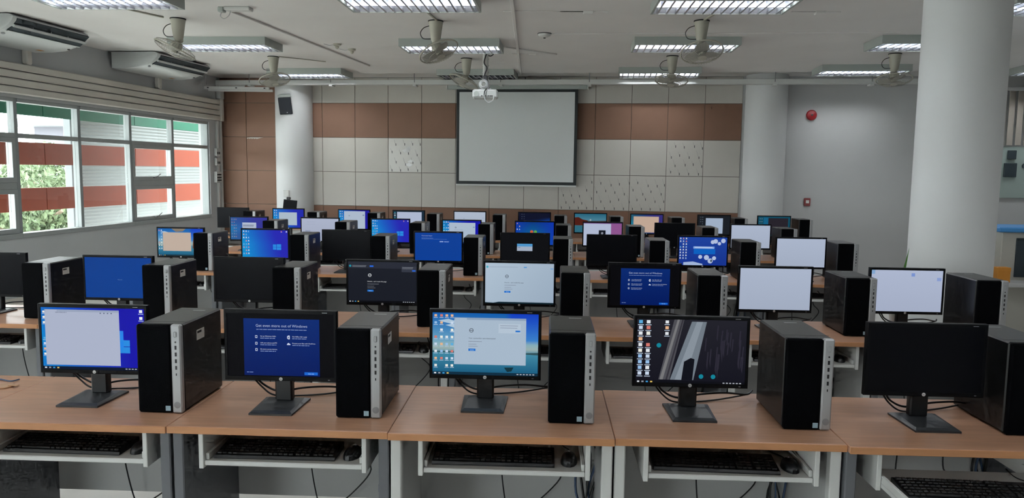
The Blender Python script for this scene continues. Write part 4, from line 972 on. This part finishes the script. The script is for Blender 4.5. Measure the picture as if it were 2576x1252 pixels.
def make_bundle(x, y, label, seed):
    rnd = random.Random(seed); t = thing('cable_bundle', label, 'cables', (x, y, 0))
    for k in range(6):
        a, b = rnd.uniform(-.03, .03), rnd.uniform(-.02, .02)
        pts = [(a * 1.2, b, .715), (a * .5 + rnd.uniform(-.02, .02), b, .60), (a + rnd.uniform(-.03, .03), b + .01, .48), (a * 1.5 + rnd.uniform(-.04, .04), b, .34), (a + rnd.uniform(-.03, .03), b - .01, .2), (a * 2, b, .03)]
        put('cable', MB().tube(smoothline(pts, 5), rnd.choice((.0035, .0045, .005)), 6).mesh('cable', 'cable_blue' if k in (2, 4) else 'cable_black'), t)
    put('cable', MB().tube(smoothline([(0, 0, .60), (-.06, -.05, .56), (-.10, -.06, .575), (-.13, -.02, .62)], 6), .0035, 6).mesh('cable', 'cable_black'), t)
    put('cable', MB().tube(smoothline([(-.36, -.05, .59), (-.36, -.04, .45), (-.34, -.02, .28), (-.30, 0, .12)], 6), .003, 6).mesh('cable', 'cable_black'), t)
    put('cable', MB().tube(smoothline([(-.18, -.05, .59), (-.17, -.04, .5), (-.11, -.02, .42), (-.20, 0, .30), (-.28, 0, .24)], 6), .003, 6).mesh('cable', 'cable_black'), t)
    return t

# ------------------------------------------------------------------ rows of workstations
ROWN = {1: 'nearest row', 2: 'second row', 3: 'third row', 4: 'fourth row', 5: 'farthest row'}
ORD = ['leftmost', 'second', 'third', 'fourth', 'fifth', 'sixth', 'seventh', 'eighth', 'ninth', 'tenth']
DESK_Y = {1: 2.60, 2: 4.265, 3: 6.56, 4: 8.27, 5: 10.10}
MON_Y = {1: 2.91, 2: 4.606, 3: 6.80, 4: 8.484, 5: 10.315}
TOW_Y = {1: 2.745, 2: 4.425, 3: 6.66, 4: 8.37, 5: 10.17}
GRID = {1: (-2.94, .80, 6), 2: (-3.74, .80, 8), 3: (-3.70, .80, 8), 4: (-3.66, .80, 8), 5: (-4.54, .81, 10)}
MON = {
 1: [(-1.782, D_1_1, 'blue desktop with a white window', 0), (-1.016, setup_page, 'blue setup page with white text', -.035), (-.226, D_1_3, 'beach desktop with an error window', .06), (.575, D_1_4, 'dark waterfall desktop', .015), (1.441, None, 'switched-off black screen', -.03)],
 2: [(-3.45, None, 'switched-off screen cut by the left edge', 0), (-2.614, D_2_1, 'plain blue screen', -.05), (-1.809, None, 'switched-off screen', -.02), (-.98, D_2_3, 'dark browser page', -.03), (-.146, D_2_4, 'pale browser page', .03), (.618, setup_page, 'blue setup page in black borders', .05), (1.391, D_white, 'blank white screen', 0), (2.177, D_2_7, 'blank white screen with faint blue spots', .03)],
 3: [(-3.308, D_3_1, 'beige window over a landscape', 0), (-2.527, D_3_2, 'bright blue desktop', 0), (-1.783, None, 'switched-off screen', 0), (-.948, D_3_4, 'blue repair message', 0), (-.169, D_3_5, 'black screen with one small window', 0), (.599, None, 'switched-off screen', -.05), (1.407, D_3_7, 'blue wallpaper with white shapes', 0), (2.262, D_white, 'blank white screen', 0)],
 4: [(-3.334, D_4_1, 'dull blue desktop with a popup', 0), (-2.521, D_4_2, 'white page with faint grey lines', 0), (-1.723, D_3_2, 'bright blue desktop', 0), (-.921, D_4_4, 'white window over a blue desktop', 0), (-.105, D_4_5, 'teal desktop with a coloured emblem', -.03), (.647, D_4_6, 'white window beside a pink strip', 0), (1.44, None, 'switched-off screen', 0), (2.268, D_white, 'blank white screen', 0)],
 5: [(-4.271, None, 'switched-off screen', 0), (-3.501, D_5_2, 'pale window on a blue desktop', 0), (-2.593, D_5_3, 'tall white window on a blue desktop', 0), (-1.843, D_5_4, 'white page with a dark left strip', 0), (-1.009, D_5_5, 'blank white screen', 0), (-.135, D_5_6, 'dark navy screen', 0), (.62, D_5_7, 'landscape with a red cliff', 0), (1.374, D_5_8, 'beige window', 0), (2.267, D_5_9, 'white window on a black desktop', 0), (3.059, D_5_10, 'dark teal desktop', 0)],
}
TOW = {1: [-1.432, -.680, .111, .966, 1.757], 2: [-3.05, -2.31, -1.522, -.658, .188, .981, 1.828, 2.562], 3: [-3.04, -2.168, -1.443, -.622, .168, 1.006, 1.79, 2.62],
       4: [-3.05, -2.236, -1.40, -.642, .213, 1.01, 1.805, 2.653], 5: [-3.99, -3.11, -2.29, -1.487, -.605, .218, .962, 1.768, 2.592, 3.435]}
jit = {1: (0, 0, .004, -.004, .004, -.014), 2: (0,) * 8, 3: (0, .02, .03, -.02, 0, 0, 0, -.03), 4: (0,) * 8, 5: (0,) * 10}
PULL = {(1, 5): .20}          # one tray is pulled out towards the viewer
WHITE_LEGS = {(1, 3), (1, 4), (2, 3), (3, 4), (2, 6), (4, 5)}
for r in (1, 2, 3, 4, 5):
    g0, gw, gn = GRID[r]
    for k in range(gn):
        make_desk(g0 + gw * k, DESK_Y[r] + jit[r][k], gw, 'beech-topped computer desk, %s from the left in the %s' % (ORD[k], ROWN[r]) if k else 'beech-topped computer desk at the left end of the %s' % ROWN[r], (r, k) in WHITE_LEGS, 'computer desks', 0.0, PULL.get((r, k), 0.0))
    k0 = 1 if r == 1 else 0
    for i, (x, dsg, desc, dy) in enumerate(MON[r]):
        place = ORD[i] + (' from left' if i else '') + ' in the ' + ROWN[r]
        make_monitor(x, MON_Y[r] + dy, .7502, dsg, 'black monitor showing a %s, %s' % (desc, ROWN[r]) if dsg else 'black monitor with a %s, %s' % (desc, place), 0.0, r <= 3)
        make_tower(TOW[r][i], TOW_Y[r], .7502, 'black computer tower with silver strip, %s' % place, 0.0, 2 if r <= 2 else (1 if r == 3 else 0))
        xl = g0 + gw * (i + k0); pl = PULL.get((r, i + k0), 0.0)
        if r <= 4:
            make_keyboard(xl + .37, DESK_Y[r] + .06 - pl, .6152, 'black keyboard on the tray, %s' % place, R_(random.uniform(-2, 2)), r == 1)
        if r <= 3:
            make_mouse(xl + .645, DESK_Y[r] + .12 - pl, .6152, 'black mouse on the tray, %s' % place, R_(random.uniform(-12, 12)))
            make_bundle(xl + .74, DESK_Y[r] + .50, 'hanging black and blue cables below the desk, %s' % place, r * 20 + i)

# ------------------------------------------------------------------ loose things
t = thing('wooden_coaster', 'small round wooden coaster at the left edge of the nearest desk', 'coaster', (-2.245, 3.03, .7502))
put('disc', MB().lathe([(.035, 0), (.037, .003), (.035, .006)], 24).mesh('disc', 'wood_plain'), t); put('tab', MB().cbox(.02, .06, -.008, .008, .006, .009, .001).mesh('tab', 'wood_plain', False), t)
t = thing('power_cord', 'thin dark cord lying on the desk at the left edge', 'cord', (0, 0, 0))
put('cord', MB().tube(smoothline([(-2.55, 3.12, .7545), (-2.36, 3.13, .7545), (-2.27, 3.10, .7545), (-2.25, 3.13, .7545)], 6), .003, 6).mesh('cord', 'cable_blue'), t)
t = thing('potted_plant', 'small green plant with upright leaves behind the right white monitor', 'plant', (2.20, 4.80, .7502))
put('pot', MB().lathe([(.030, 0), (.042, .07), (.038, .07), (.03, .06)], 18).mesh('pot', 'pot_white'), t)
for k, (dx, h, wd, ln) in enumerate(((.075, .48, .012, .04), (-.10, .36, .010, -.03), (.03, .30, .010, .02), (-.02, .26, .010, -.02))):
    vs = []; n = 8
    for i in range(n + 1):
        q = i / n; w_ = wd * math.sin(PI * min(.98, .12 + q * .88)); vs += [(dx * q ** 1.5 - w_, .0 + ln * q * q, .05 + (h - .05) * q), (dx * q ** 1.5 + w_, .004 + ln * q * q, .05 + (h - .05) * q)]
    m = MB().add(vs + [(v[0], v[1] + .0015, v[2]) for v in vs], [(2 * i, 2 * i + 1, 2 * i + 3, 2 * i + 2) for i in range(n)] + [(2 * n + 2 + 2 * i, 2 * n + 4 + 2 * i, 2 * n + 5 + 2 * i, 2 * n + 3 + 2 * i) for i in range(n)])
    put('leaf', m.mesh('leaf', 'plant_green', True, False), t)
# things beyond the large pillar
t = thing('storage_cabinet', 'beige cabinet with dark glass door and blue top beyond the large pillar', 'cabinet', (4.62, 8.0, 0))
put('body', MB().cbox(.06, 1.2, 0, .5, .60, 1.12, .006).mesh('body', 'cabinet_beige', False), t); put('base_body', MB().cbox(0, 1.2, -.02, .5, 0, .57, .006).mesh('base_body', 'cabinet_beige', False), t)
put('shelf', MB().cbox(-.22, 1.22, -.25, .5, .585, .625, .006).mesh('shelf', 'board_grey', False), t); put('door', MB().cbox(.20, 1.1, -.012, .0, .66, 1.06, .004).mesh('door', 'ac_dark', False), t); put('top_tray', MB().cbox(.0, 1.25, -.05, .52, 1.12, 1.17, .01).mesh('top_tray', 'blue_tray', False), t); put('leg', MB().cbox(-.20, -.16, -.23, -.19, 0, .585, .004).mesh('leg', 'board_grey', False), t)
t = thing('orange_box', 'small orange card box beside the large pillar', 'box', (4.63, 7.86, .626)); put('carton', MB().cbox(-.075, .05, -.05, .05, 0, .15, .004).mesh('carton', 'orange_card', False), t); put('flap', MB().cbox(-.075, .05, -.052, -.05, .11, .15, .0005).mesh('flap', 'orange_card', False), t)
t = thing('window_blind', 'beige vertical blind on the front wall beyond the large pillar', 'blind', FW(10.6, .10, 0), -TH)
put('head_rail', MB().cbox(0, 2.0, -.04, .04, 3.02, 3.08, .005).mesh('head_rail', 'board_grey', False), t)
sl = MB().cbox(0, .115, -.004, .004, 2.18, 3.02, .001).mesh('blind_slat', 'blind_beige', False)
for k in range(16): put('blind_slat', sl, t, (.02 + k * .124, 0, 0), (0, 0, R_(24)))
t = thing('control_board', 'pale green board with black devices below the blind', 'board', FW(10.5, .02, 0), -TH)
put('panel', MB().cbox(0, 2.0, -.02, 0, 1.35, 2.16, .004).mesh('panel', 'pale_green', False), t); put('device', MB().cbox(.79, .91, -.07, -.02, 1.96, 2.10, .006).mesh('device', 'ac_dark', False), t); put('device', MB().cbox(.75, .93, -.07, -.02, 1.68, 1.90, .006).mesh('device', 'ac_dark', False), t); put('knob', MB().lathe([(.04, 0), (.04, .02)], 14).mesh('knob', 'ac_dark'), t, (1.06, -.02, 1.86), (R_(90), 0, 0))
